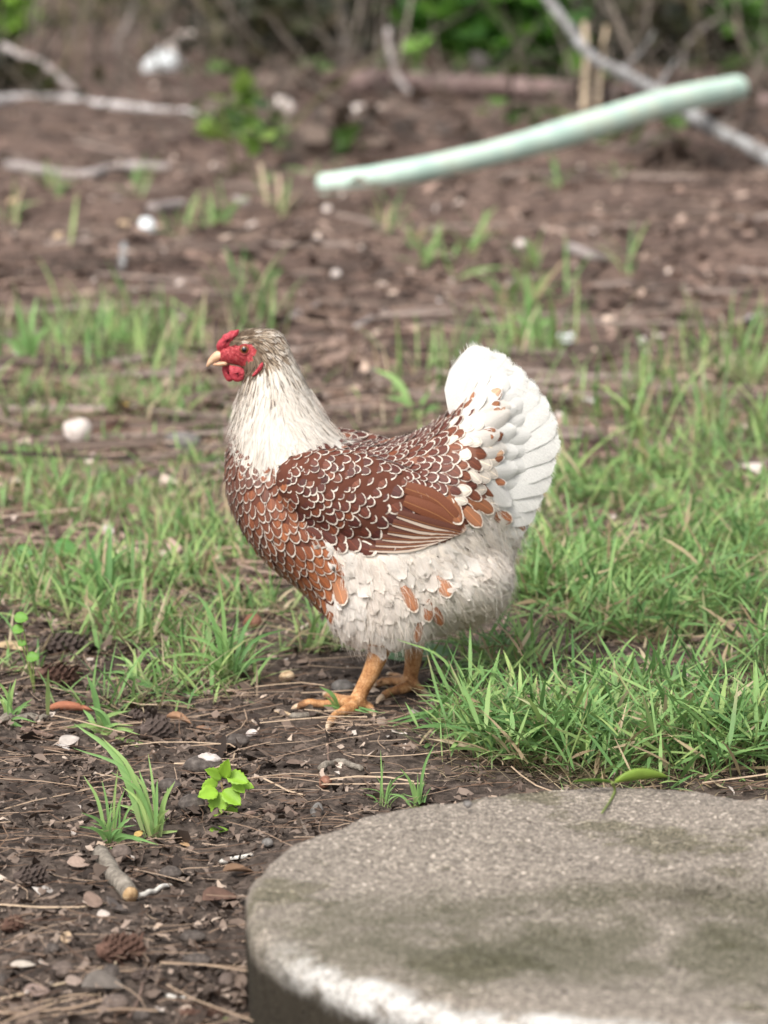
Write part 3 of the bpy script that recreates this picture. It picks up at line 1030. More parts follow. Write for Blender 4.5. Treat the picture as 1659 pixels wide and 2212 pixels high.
    L = np.interp(t, [0, 1], [.030, .056]) * rng.uniform(.85, 1.15, n)
    V, F, UV = feathers(P, flow('hackle', D), L, np.interp(t, [0, 1], [.0021, .0042]) * rng.uniform(.85, 1.15, n), [0, .25, .5, .75, .9, 1.0], [.7, 1, 1, .8, .5, .06], 3, -.001, rng.uniform(.0012, .0018, n), .08, back=.55, lat=rng.normal(0, .06, n))
    front = np.clip((560 - (D[:, 1] - 800) * .12 - D[:, 0]) / 45, 0, 1)
    top = np.clip((905 - D[:, 1]) / 115, 0, 1)
    dk = np.clip(front * .85 + top * .55 + rng.normal(0, .20, n), 0, 1)
    tint = lut(dk, [(.82, .77, .70), (.80, .725, .63), (.66, .555, .44)]) * rng.uniform(.9, 1.04, (n, 1))
    lace = np.repeat(np.clip(-.05 + dk * 1.35 + rng.normal(0, .14, n), 0, 1)[:, None], 3, 1)
    batch("hackle_feather", V, F, UV, M_HACKLE, {'tint': tint, 'lace': lace}, facing_of(P, Nn), 280, rest="hackle_plumage", score=D[:, 1])

    # ---- white tail coverts and rump
    P, Nn, D = spread('tail', lambda d: np.full(len(d), .0150), 300)
    n = len(P)
    V, F, UV = feathers(P, flow('tail', D), rng.uniform(.045, .062, n), rng.uniform(.010, .0135, n), B7, P7, 5, -.001, rng.uniform(.003, .007, n), .3, lat=rng.normal(0, .16, n))
    tint = WHITE * rng.uniform(.93, 1.05, (n, 1))
    wm = (D[:, 0] < 1075)[:, None] * rng.random((n, 1))
    tint = tint * (1 - .35 * wm) + np.array((.66, .52, .40)) * .35 * wm
    lace = np.full((n, 3), .08)
    batch("tail_covert", V, F, UV, M_WHITE, {'tint': tint, 'lace': lace}, facing_of(P, Nn), 200, rest="tail_plumage")

    barbs = []
    bv, bf, bi = barb_strands(V, 7, 5, 22, 1.25, .0002, .0006)
    barbs.append((bv, bf, np.repeat(np.clip(tint[bi] * rng.uniform(.85, 1.08, (len(bi), 1)), 0, .86), 6, 0)))
    # rust-centred feathers straggling from the saddle into the white
    I = np.where((SR == 'tail') & (SD[:, 0] < 1085) & (SD[:, 0] > 990))[0]
    I = rng.choice(I, 34)
    P, Nn, D = SP[I], SN[I], SD[I]; n = len(I)
    V, F, UV = feathers(P, flow('tail', D), rng.uniform(.018, .030, n), rng.uniform(.0035, .0058, n), B7, P7, 5, -.001, rng.uniform(.004, .0065, n), .15, lat=rng.normal(0, .3, n))
    batch("tail_covert", V, F, UV, M_LACED, {'tint': lut(rng.random(n), [(.19, .065, .03), (.34, .145, .07), (.52, .33, .21)]), 'lace': np.repeat(WHITE[None] * .96, n, 0)}, facing_of(P, Nn), 60, rest="tail_plumage")

    # ---- main tail feathers, tent of both sides
    tips = [(1060, 758), (1096, 772), (1129, 800), (1158, 832), (1182, 866), (1199, 903), (1206, 944), (1197, 985), (1188, 1022), (1170, 1056), (1156, 1092), (1136, 1128), (1112, 1160)]
    B8 = [0, .2, .4, .58, .74, .85, .92, .965, .99, 1.0]
    P8 = [.5, .75, .92, 1, 1.0, .96, .86, .68, .42, .16]
    for s in (-1, 1):
        spn, nrm, W = [], [], []
        for i, (tx, ty) in enumerate(tips):
            u = i / (len(tips) - 1)
            bx, by = np.interp(u, [0, 1], [1000, 1050]), np.interp(u, [0, 1], [905, 1095])
            mx, my = (bx + tx) / 2 + (-26 + 18 * u), (by + ty) / 2 - (2 - 10 * u)
            p0 = Q(bx, by); p1 = Q(mx, my); p2 = Q(tx, ty)
            yb, yt = .012 + .024 * u, .004 + .016 * u
            p0[1], p1[1], p2[1] = s * yb * 1.3, s * (yb + .003), s * yt
            c = catmull([p0, p1, p2], 60)
            c = c[(np.array(B8) * 59).astype(int)]
            spn.append(c)
            up = np.array([-.25, 0, 1.0]) * (1 - u) + np.array([-.6, 0, .5]) * u
            nn = np.array([0, s * 1.0, 0]) + .22 * up
            nn /= np.linalg.norm(nn)
            nrm.append(np.repeat(nn[None], 10, 0)); W.append((.021 if i == 0 else .0185) * (1 if i < 11 else .85))
        V, F, UV = feather_grid(np.array(spn), np.array(nrm), np.array(W), B8, P8, 5, .12)
        bv, bf, bi = barb_strands(V, 10, 5, 170, 1.30, .0002, .0005)
        barbs.append((bv, bf, np.repeat(WHITE[None] * rng.uniform(.80, 1.08, (len(bi), 1)), 6, 0)))
        V = V + rng.normal(0, .00045, V.shape)
        for i in range(len(tips)):
            nv = V.shape[1]
            if s > 0:
                pass
            part("tail_feather", V[i], F if s < 0 else F[:, ::-1], M_WHITE, root, uv=UV,
                 cols={'tint': WHITE * random.uniform(.93, 1.04) * (np.array((1, .95, .88)) if i > 10 else 1), 'lace': np.array((.1, .1, .1))})

    # ---- flight feathers of the folded wing
    fl = [((874, 1054), (935, 1078), (988, 1122), 17, .0050, 0), ((872, 1080), (935, 1106), (1002, 1143), 17, .0046, 0),
          ((858, 1108), (930, 1130), (998, 1147), 12, .0050, -1), ((848, 1126), (920, 1142), (993, 1150), 11, .0046, -1), ((838, 1143), (910, 1152), (984, 1153), 11, .0042, -1),
          ((826, 1158), (900, 1163), (970, 1158), 10, .0038, -1), ((812, 1172), (885, 1174), (952, 1164), 10, .0034, -1), ((798, 1184), (870, 1184), (930, 1172), 10, .0030, -1)]
    for s in (-1, 1):
        spn, nrm, W, sd = [], [], [], []
        for a, b, c, hw, off, side in fl:
            pts = catmull([np.array(a + (0,)), np.array(b + (0,)), np.array(c + (0,))], 60)[(np.array(B8) * 59).astype(int), :2]
            pp, nn = zip(*[surf(x, y, off) for x, y in pts])
            pp, nn = np.array(pp), np.array(nn)
            nn = (nn + np.array([0, -1.0, .1])); nn /= np.linalg.norm(nn, axis=1)[:, None]
            if s > 0:
                pp = pp * np.array([1, -1, 1]); nn = nn * np.array([1, -1, 1])
            spn.append(pp); nrm.append(nn); W.append(hw * HP); sd.append(side)
        V, F, UV = feather_grid(np.array(spn), np.array(nrm), np.array(W), B8, [.7, .9, 1, 1, .97, .88, .74, .55, .33, .12], 5, .18)
        for i in range(len(fl)):
            tc = np.array((.17, .055, .026)) if i < 2 else np.array((.105, .034, .020)) * random.uniform(.85, 1.15)
            part("flight_feather", V[i], F, M_FLIGHT, near_wing if s < 0 else far_wing, uv=UV,
                 cols={'tint': tc, 'lace': np.array((.62, .50, .41)), 'side': np.full(3, -1.0 if s < 0 else 1.0) * (1 if sd[i] else .0)})

    # ---- fluffy thigh, belly and rump plumage
    P, Nn, D = spread('fluff', lambda d: np.full(len(d), .0118), 1200)
    n = len(P)
    V, F, UV = feathers(P, flow('fluff', D), rng.uniform(.030, .050, n), np.where(D[:, 1] < 1215, rng.uniform(.0055, .008, n), rng.uniform(.007, .0115, n)), B7, P7, 5, -.001, np.where(D[:, 1] < 1215, rng.uniform(.001, .0022, n), rng.uniform(.002, .0055, n)), .2, lat=rng.normal(0, .24, n))
    V = V + rng.normal(0, .0010, V.shape)
    tint = lut(rng.random(n), [(.72, .635, .56), (.77, .70, .63), (.81, .755, .695)])
    low = np.clip((D[:, 1] - 1270) / 120, 0, 1) * np.clip((D[:, 0] - 940) / 80, 0, 1)
    tint = tint * (1 - low[:, None]) + np.array((.68, .565, .43)) * low[:, None]
    bv, bf, bi = barb_strands(V, 7, 5, 16, 1.35, .00017, .0005)
    barbs.append((bv, bf, np.repeat(np.clip(tint[bi] * rng.uniform(.85, 1.12, (len(bi), 1)), 0, .86), 6, 0)))
    ks = []
    for sx, sy in [(740, 1283), (960, 1270), (922, 1320), (886, 1298), (945, 1330), (900, 1366), (1085, 1118), (1120, 1128), (1020, 1120), (980, 1108), (1045, 1095)]:
        p, nr = surf(sx, sy)
        ks.append((p, nr, (sx, sy)))
    sp, sn, sdd = np.array([k[0] for k in ks]), np.array([k[1] for k in ks]), np.array([k[2] for k in ks], float)
    m = len(ks)
    VS, FS, UVS = feathers(sp, flow('fluff', sdd), rng.uniform(.022, .034, m), rng.uniform(.0055, .0085, m), B7, P7, 5, .0015, rng.uniform(.0060, .0080, m), .15, lat=rng.normal(0, .25, m))
    batch("fluff_feather", VS, FS, UVS, M_LACED, {'tint': lut(rng.random(m), [(.24, .09, .04), (.38, .17, .085)]), 'lace': np.repeat(CREAM[None] * 1.05, m, 0)}, np.ones(m, bool), 40, rest="fluff_plumage")
    batch("fluff_feather", V, F, UV, M_WHITE, {'tint': tint, 'lace': np.full((n, 3), .05)}, facing_of(P, Nn), 260, rest="fluff_plumage")

    # ---- down strands that fray the outline
    I = np.where((SR == 'fluff'))[0]
    extra = np.where((SR == 'hackle') & (SD[:, 1] > 840))[0]
    I = np.concatenate([rng.choice(I, 4500), rng.choice(extra, 1300)])
    P, Nn, D = SP[I], SN[I], SD[I]
    isf = (SR[I] == 'fluff')
    T = np.where(isf[:, None], flow('fluff', D), flow('hackle', D)) + rng.normal(0, .28, (len(I), 3))
    T = T - Nn * (T * Nn).sum(1)[:, None]; T /= np.linalg.norm(T, axis=1)[:, None]
    L = rng.uniform(.010, .022, len(I)) * np.where((D[:, 0] > 1010) | (D[:, 1] > 1330), 1.25, 1.0); w = rng.uniform(.00014, .0003, len(I))
    A = np.cross(Nn, T) + rng.normal(0, .4, P.shape); A /= np.linalg.norm(A, axis=1)[:, None]
    rows = []
    lift = rng.uniform(.25, .75, len(I))
    for k, b in enumerate((0, .5, 1.0)):
        c = P + Nn * (.0025 + .35 * L * lift * b)[:, None] + T * (L * b)[:, None] + np.array([0, 0, -1.0]) * (L * b * b * .12)[:, None]
        ww = (w * (1 - .85 * b))[:, None]
        rows += [c - A * ww, c + A * ww]
    V = np.stack(rows, 1)
    F1 = np.array([(0, 1, 3, 2), (2, 3, 5, 4)])
    Fj = (F1[None] + (np.arange(len(I)) * 6)[:, None, None]).reshape(-1, 4)
    tint = lut(rng.random(len(I)), [(.70, .61, .53), (.77, .70, .625), (.82, .775, .72)])
    low = (np.clip((D[:, 1] - 1270) / 120, 0, 1) * np.clip((D[:, 0] - 940) / 80, 0, 1))[:, None]
    tint = tint * (1 - low) + np.array((.70, .58, .45)) * low
    barbs.append((V.reshape(-1, 3), Fj, np.repeat(tint, 6, 0)))
    V, Fj, tint = join(barbs)
    o = part("down", V, Fj, M_DOWN, root, cols={'tint': tint})
    tag(o, kind='stuff')

    # ---- head furniture
    def plate(outline, thick, yc, name, mat, bulge=0.4, sub=10, lumps=0.0):
        """A fleshy lobe from its side outline (frame units), thick in y."""
        O = np.array([Q(a, b) for a, b in outline])
        c = O.mean(0)
        V, rings = [], [(0.12, 1.0), (0.45, .93), (0.75, .74), (0.93, .42), (1.0, 0.0)]
        m = len(O)
        for sgn in (-1, 1):
            for q, h in rings[:-1]:
                for p in O:
                    v = c + (p - c) * q
                    v = v + np.array([0, sgn * thick * h + yc + lumps * rng.normal(), 0])
                    V.append(v)
        for p in O:
            V.append(p + np.array([0, yc, 0]))
        k = len(rings) - 1
        F = []
        for si in (0, 1):
            o0 = si * k * m
            F.append(tuple(range(o0, o0 + m)) if si else tuple(range(o0 + m - 1, o0 - 1, -1)))
            for i in range(k):
                a0 = o0 + i * m
                b0 = o0 + (i + 1) * m if i + 1 < k else 2 * k * m
                for j in range(m):
                    jj = (j + 1) % m
                    q4 = (a0 + j, a0 + jj, b0 + jj, b0 + j)
                    F.append(q4 if si else q4[::-1])
        return part(name, np.array(V), F, mat, root)

    def dense(pts, n):
        return [tuple(p) for p in catmull([np.array(p + (0,), float) for p in pts + [pts[0]]], n)[:-1, :2]]

    comb = dense([(467, 758), (465, 745), (470, 733), (477, 726), (482, 717), (492, 713), (499, 707), (509, 706), (519, 704), (519, 714), (513, 726), (505, 735), (500, 745), (495, 756), (482, 760)], 36)
    comb = [(a + (488 - a) * .10, b + (756 - b) * .15) for a, b in comb]
    plate(comb, .0078, 0, "comb", M_COMB, lumps=.0006)
    plate(dense([(481, 788), (494, 787), (503, 797), (507, 812), (501, 824), (491, 825), (483, 813), (479, 800)], 22), .0022, .0050, "wattle", M_COMB, lumps=.0003)
    plate(dense([(496, 787), (512, 789), (528, 795), (535, 805), (528, 818), (514, 823), (502, 818), (496, 803)], 22), .0024, -.0075, "wattle", M_COMB, lumps=.0003)
    for s in (-1, 1):
        plate(dense([(569, 776), (571, 783), (566, 793), (556, 803), (547, 808), (547, 803), (556, 792), (563, 781)], 20), .0022, s * .0232, "ear_lobe", M_COMB)
    # beak: upper and lower mandible
    up = catmull([Q(486, 768), Q(474, 767), Q(462, 774), Q(453, 783), Q(447, 792)], 12)
    v, f = tube(up, [.0057, .0052, .0042, .0028, .0009], 14, flat=1.0)
    part("upper_beak", v, f, M_BEAK, root)
    lo = catmull([Q(490, 784), Q(474, 786), Q(460, 788)], 8)
    v, f = tube(lo, [.0050, .0042, .0014], 12, flat=.6)
    part("lower_beak", v, f, M_BEAK, root)
    # eyes: iris, pupil and lid ring
    for s in (-1, 1):
        p, nr = surf(528, 755)
        if s > 0: p, nr = p * np.array([1, -1, 1]), nr * np.array([1, -1, 1])
        c = p - nr * .0022
        R = np.array(Vector(nr).to_track_quat('Z', 'Y').to_matrix())
        v, f = ball((0, 0, 0), (.0054, .0054, .0054), None, 24, 18)
        eye = part("eye", v @ R.T + c, f, M_IRIS, root)
        eye.data.materials.append(M_PUPIL)
        mi = []
        for poly in f:
            z = v[list(poly)].mean(0)[2]
            mi.append(1 if z > .0054 * .84 else 0)
        eye.data.polygons.foreach_set("material_index", np.array(mi, np.int32))
        ring = [c + R @ np.array((.0054 * math.cos(a), .0048 * math.sin(a), .0024)) for a in np.linspace(0, 2 * math.pi, 25)]
        v, f = tube(np.array(ring), [.0010], 8, cap=False)
        part("eyelid", v, f, M_FACE, root)
        # nostril flap
    # claws
    for toes in (NEAR_TOES, FAR_TOES):
        for tp in toes:
            a, b = tp[-2], tp[-1]
            d = b - a; d /= np.linalg.norm(d)
            side = np.array([0, 0, -1.0])
            path = catmull([b - d * .003 + np.array([0, 0, .001]), b + d * .004 + np.array([0, 0, .0012]), b + d * .010 + side * .003], 7)
            v, f = tube(path, [.0036, .0026, .0007], 10)
            part("claw", v, f, M_CLAW, root)
    return root


build_hen()

# ------------------------------------------------------------------ grass
def blades(root, az, lean, curve, L, W, c0, c1, c2, K=4, twist=None):
    """Grass blades: V, F, tint. All arguments are arrays over the blades; colours (n,3) at root, middle, tip."""
    n = len(root)
    h = np.stack([np.cos(az), np.sin(az), np.zeros(n)], -1)
    side = np.stack([-np.sin(az), np.cos(az), np.zeros(n)], -1)
    if twist is not None:
        side = side * np.cos(twist)[:, None] + np.array([0, 0, 1.0]) * np.sin(twist)[:, None]
    P = root.copy()
    rows, cols = [], []
    for k in range(K + 1):
        b = k / K
        w = W * (0.55 + 1.6 * b if b < .28 else 1.0 * (1 - ((b - .28) / .72) ** 1.8) + .03)
        rows += [P - side * w[:, None], P + side * w[:, None]]
        c = np.where(b < .45, 1, 0) * (c0 + (c1 - c0) * min(1, b / .45)) + np.where(b >= .45, 1, 0) * (c1 + (c2 - c1) * max(0, (b - .45) / .55))
        cols += [c, c]
        th = lean + curve * (b + .5 / K)
        st = (L / K)[:, None]
        P = P + st * (h * np.sin(th)[:, None] + np.array([0, 0, 1.0]) * np.cos(th)[:, None])
    V = np.stack(rows, 1)
    # keep blades above the soil
    g = gh(V[..., 0], V[..., 1]) + .002
    V[..., 2] = np.maximum(V[..., 2], g + (V[..., 2] - g) * .05)
    F1 = np.array([(2 * k, 2 * k + 1, 2 * k + 3, 2 * k + 2) for k in range(K)])
    F = (F1[None] + (np.arange(n) * 2 * (K + 1))[:, None, None]).reshape(-1, 4)
    return V.reshape(-1, 3), F, np.stack(cols, 1).reshape(-1, 3)


GREENS = [(.058, .128, .044), (.118, .242, .078), (.195, .335, .110), (.32, .43, .15)]
STRAW = [(.24, .17, .10), (.40, .31, .19), (.52, .43, .29)]


def blade_cols(n, dead=0.12, bright=0.0, rootpale=.6):
    c1 = lut(np.clip(rng.beta(2, 2, n) + bright, 0, 1), GREENS)
    d = rng.random(n) < dead
    c1[d] = lut(rng.random(d.sum()), STRAW)
    c2 = c1 * rng.uniform(.85, 1.3, (n, 1))
    tipd = rng.random(n) < .12
    c2[tipd] = lut(rng.random(tipd.sum()), STRAW)
    rp = (rng.random((n, 1)) < .6) * rootpale
    c0 = c1 * (1 - rp) + lut(rng.random(n), STRAW) * rp * .9
    return c0, c1, c2


HUBS = np.array([NEAR_HUB, FAR_HUB])


def clear_of(P, slab_m=0.004, feet=0.05):
    ok = ~in_slab(P[:, 0], P[:, 1], slab_m)
    for hb in HUBS:
        ok &= (P[:, 0] - hb[0] + .02) ** 2 + ((P[:, 1] - hb[1]) * 1.0) ** 2 > feet ** 2
    return ok


def blob_roots(blobs):
    out = []
    for dx, dy, rx, ry, n in blobs:
        u = rng.normal(size=(n, 2)) * .62
        p = on_z(dx + u[:, 0] * rx, np.maximum(dy + u[:, 1] * ry, -60), 0.0)
        out.append(p)
    P = np.concatenate(out)
    # clumping
    m = np.zeros(len(P))
    for f, a in ((9, 1), (23, 1)):
        m += np.sin(P[:, 0] * f + 1.3 * f) * np.cos(P[:, 1] * f * .8 + f)
    P = P[m * 1.5 + rng.normal(0, .7, len(P)) > 0.30]
    P = P[clear_of(P)]
    d = proj(P)
    bare = ((d[:, 0] > 560) & (d[:, 0] < 985 - (d[:, 1] > 1545) * 40) & (d[:, 1] > 1425) & (d[:, 1] < 1620)) | ((d[:, 0] > 180) & (d[:, 0] < 830) & (d[:, 1] > 1545))
    bare |= ((d[:, 0] > 880) & (d[:, 0] < 1120) & (d[:, 1] > 1330) & (d[:, 1] < 1420) & (rng.random(len(P)) < .8))
    P = P[~bare]
    P[:, 2] = gh(P[:, 0], P[:, 1]) - .003
    return P


# creeping lawn grass: thin stems with side blades
def stemmed(P, hmin, hmax, per=3, bright=.1, wid=.0016):
    n = len(P)
    az = rng.uniform(0, 6.283, n); lean = rng.uniform(.05, .75, n); cur = rng.uniform(.1, .8, n)
    H = rng.uniform(hmin, hmax, n)
    c0, c1, c2 = blade_cols(n, .35, bright - .1)
    out = [blades(P, az, lean, cur, H, np.full(n, wid * .45), c0, c1, c1, 4)]
    for k in range(per):
        b = rng.uniform(.25, .98, n)
        q = P + (H * b)[:, None] * np.stack([np.cos(az) * np.sin(lean + cur * b * .5), np.sin(az) * np.sin(lean + cur * b * .5), np.cos(lean + cur * b * .5)], -1)
        c0, c1, c2 = blade_cols(n, .10, bright, .1)
        out.append(blades(q, rng.uniform(0, 6.283, n), rng.uniform(.45, 1.5, n), rng.uniform(-.1, .6, n), rng.uniform(.025, .075, n), wid * rng.uniform(.6, 1.4, n), c0, c1, c2, 4, rng.normal(0, .5, n)))
    return join(out)


def flat_blades(P, lmin, lmax, wmin, wmax, dead=.1, bright=0.0, lean=(0, .7), cur=(.2, 1.3)):
    n = len(P)
    c0, c1, c2 = blade_cols(n, dead, bright)
    return blades(P, rng.uniform(0, 6.283, n), rng.uniform(*lean, n), rng.uniform(*cur, n), rng.uniform(lmin, lmax, n), rng.uniform(wmin, wmax, n), c0, c1, c2, 5, rng.normal(0, .3, n))


def build_grass():
    near = blob_roots([(1180, 1560, 260, 90, 620), (1420, 1520, 260, 120, 540), (1560, 1420, 260, 150, 640), (1100, 1500, 110, 60, 130),
                       (1330, 1640, 240, 40, 520), (1580, 1660, 160, 50, 300), (970, 1600, 60, 30, 50), (1000, 1650, 90, 25, 80)])
    mid = blob_roots([(1350, 1240, 300, 110, 1250), (1580, 1180, 240, 120, 950), (1230, 1130, 120, 80, 260), (1450, 1050, 260, 60, 360), (1180, 1310, 110, 60, 420)])
    parts = [stemmed(near, .03, .075, 3, .08, .0019), stemmed(mid, .025, .06, 3, .14, .0019)]
    turf = blob_roots([(1400, 1300, 330, 260, 5200), (1250, 1560, 300, 100, 2400), (1560, 1500, 240, 160, 2300), (1450, 1100, 280, 120, 1200)])
    parts.append(flat_blades(turf, .015, .045, .0006, .0015, .36, .02, (.2, 1.3)))
    thatch = blob_roots([(1180, 1600, 260, 90, 2400), (1400, 1420, 320, 200, 3200), (640, 1390, 160, 60, 500), (330, 1400, 260, 120, 700)])
    n = len(thatch)
    st = lut(rng.random(n), STRAW) * rng.uniform(.5, 1.1, (n, 1))
    parts.append(blades(thatch + np.array([0, 0, .006]), rng.uniform(0, 6.28, n), rng.uniform(1.0, 1.6, n), rng.uniform(-.3, .4, n), rng.uniform(.02, .07, n), rng.uniform(.0004, .0009, n), st, st, st * 1.1, 4))
    left = blob_roots([(120, 1180, 190, 90, 900), (330, 1150, 160, 80, 700), (250, 1010, 220, 70, 620), (60, 1050, 130, 110, 620), (430, 1230, 110, 60, 600), (380, 1150, 120, 60, 420), (330, 1270, 180, 70, 420),
                       (90, 1290, 140, 50, 420), (300, 1300, 160, 50, 420), (560, 1330, 140, 50, 600), (680, 1400, 80, 40, 420), (40, 900, 100, 60, 350), (20, 1520, 40, 60, 60), (150, 880, 230, 50, 420), (360, 900, 140, 50, 220), (420, 1020, 80, 80, 200), (60, 980, 120, 60, 260), (370, 1450, 170, 60, 420), (120, 1420, 160, 70, 220), (250, 1400, 160, 60, 300), (90, 1480, 110, 60, 200), (300, 1510, 110, 40, 160), (430, 1400, 110, 50, 260), (520, 1330, 90, 50, 260)])
    parts.append(flat_blades(left, .03, .085, .0011, .0026, .14, .16, (.05, 1.25), (.2, 1.3)))
    short = blob_roots([(620, 1350, 160, 60, 1500), (420, 1260, 160, 70, 1100), (150, 1230, 240, 110, 2600), (240, 1060, 260, 110, 2300), (420, 1180, 140, 90, 900), (360, 1480, 160, 50, 300)])
    parts.append(flat_blades(short, .012, .035, .0007, .0015, .25, .12, (.1, 1.2)))
    far = blob_roots([(100, 760, 190, 50, 330), (330, 780, 150, 50, 300), (230, 720, 160, 40, 120), (540, 690, 60, 35, 130), (1150, 750, 140, 40, 90), (1000, 800, 140, 50, 90), (860, 850, 120, 40, 50),
                      (1420, 850, 200, 60, 160), (1600, 790, 110, 60, 200), (1560, 940, 180, 60, 260), (1330, 960, 130, 60, 160), (900, 890, 100, 30, 40)])
    parts.append(flat_blades(far, .05, .17, .0018, .0036, .12, .15, (0, .6), (.1, 1.0)))
    sprigs = blob_roots([(float(rng.uniform(-50, 1700)), float(rng.uniform(360, 700)), 9, 7, 22) for _ in range(26)] + [(830, 510, 14, 22, 60), (1145, 640, 14, 26, 60), (120, 425, 20, 12, 60)])
    parts.append(flat_blades(sprigs, .05, .16, .003, .006, .15, .1, (.1, 1.0), (.1, 1.0)))
    gap = blob_roots([(820, 890, 420, 60, 420), (250, 860, 260, 60, 420), (330, 960, 200, 60, 380), (900, 960, 90, 40, 90)])
    parts.append(flat_blades(gap, .02, .07, .0012, .0026, .2, .2, (.1, 1.2), (.2, 1.3)))
    th2 = blob_roots([(250, 1440, 260, 80, 900), (700, 900, 420, 70, 700), (200, 1150, 300, 160, 1500), (100, 930, 200, 80, 500), (1500, 950, 260, 120, 900)])
    n = len(th2)
    st = lut(rng.random(n), [(.16, .11, .075), (.33, .26, .17), (.50, .42, .29)])
    parts.append(blades(th2 + np.array([0, 0, .006]), rng.uniform(0, 6.28, n), rng.uniform(.6, 1.6, n), rng.uniform(-.3, .5, n), rng.uniform(.02, .08, n), rng.uniform(.0006, .0014, n), st, st, st * 1.1, 4))
    V, F, C = join(parts)
    tag(obj("grass", V, F, M_GRASS, cols={'tint': C}), kind='stuff')


build_grass()


# ------------------------------------------------------------------ leaf mould: chips, scraps of leaf, needles
def chips(P, size, cols, tilt=.5, ratio=(.16, .75)):
    n = len(P)
    az = rng.uniform(0, 6.283, n)
    a = np.stack([np.cos(az), np.sin(az), rng.normal(0, tilt, n) * .6], -1)
    b = np.stack([-np.sin(az), np.cos(az), rng.normal(0, tilt, n)], -1)
    w = size * rng.uniform(*ratio, n)
    up = np.array([0, 0, 1.0])
    bend = size * rng.uniform(-.1, .35, n)
    rows = []
    for k, (u, f) in enumerate(((-.5, .62), (-.15, 1.0), (.2, .85), (.5, .42))):
        f = f * rng.uniform(.35, 1.3, n)
        c = P + a * (size * u)[:, None] + up * (bend * (1 - 4 * u * u) * .5)[:, None]
        j = rng.uniform(.7, 1.2, n)
        rows += [c - b * (w * .5 * f * j)[:, None], c + b * (w * .5 * f / j)[:, None]]
    V = np.stack(rows, 1)
    V += (size * .10)[:, None, None] * rng.normal(size=V.shape)
    F1 = np.array([(0, 1, 3, 2), (2, 3, 5, 4), (4, 5, 7, 6)])
    F = (F1[None] + (np.arange(n) * 8)[:, None, None]).reshape(-1, 4)
    return V.reshape(-1, 3), F, np.repeat(cols, 8, 0)


def needles(P, L, w, cols):
    n = len(P)
    az = rng.uniform(0, 6.283, n) if n else np.zeros(0)
    az = np.where(rng.random(n) < .45, rng.normal(.25, .5, n), az)
    d = np.stack([np.cos(az), np.sin(az), rng.normal(0, .07, n)], -1)
    s = np.stack([-np.sin(az), np.cos(az), np.zeros(n)], -1)
    bow = rng.normal(0, .10, n) * L
    rows = []
    for u in (-.5, -.17, .17, .5):
        c = P + d * (L * u)[:, None] + s * (bow * (1 - 4 * u * u))[:, None]
        c[:, 2] += rng.uniform(0, .002, n)
        rows += [c - s * w[:, None], c + np.array([0, 0, 1.0]) * (w * 1.2)[:, None], c + s * w[:, None]]
    V = np.stack(rows, 1)
    F1 = np.array([(3 * k + i, 3 * k + i + 1, 3 * k + i + 4, 3 * k + i + 3) for k in range(3) for i in range(2)])
    F = (F1[None] + (np.arange(n) * 12)[:, None, None]).reshape(-1, 4)
    return V.reshape(-1, 3), F, np.repeat(cols, 12, 0)


LITTER = [(.026, .019, .016), (.062, .045, .036), (.125, .091, .072), (.21, .16, .13), (.36, .285, .23)]


def scatter(n, x0, x1, y0, y1, lift=.003):
    P = np.stack([rng.uniform(x0, x1, n), rng.uniform(y0, y1, n), np.zeros(n)], -1)
    P = P[~in_slab(P[:, 0], P[:, 1], .004)]
    P[:, 2] = gh(P[:, 0], P[:, 1]) + rng.uniform(0, lift, len(P))
    return P


def fan(n, y0, y1, lift=.004):
    """Scatter that keeps about the same number per picture area as the ground recedes."""
    t = rng.random(n)
    y = 1 / (1 / (y0 + CAM_D) + t * (1 / (y1 + CAM_D) - 1 / (y0 + CAM_D))) - CAM_D
    x = rng.uniform(-1, 1, n) * (.16 * (y + CAM_D) + .25)
    return np.stack([x, y, gh(x, y) + rng.uniform(0, lift, n)], -1)


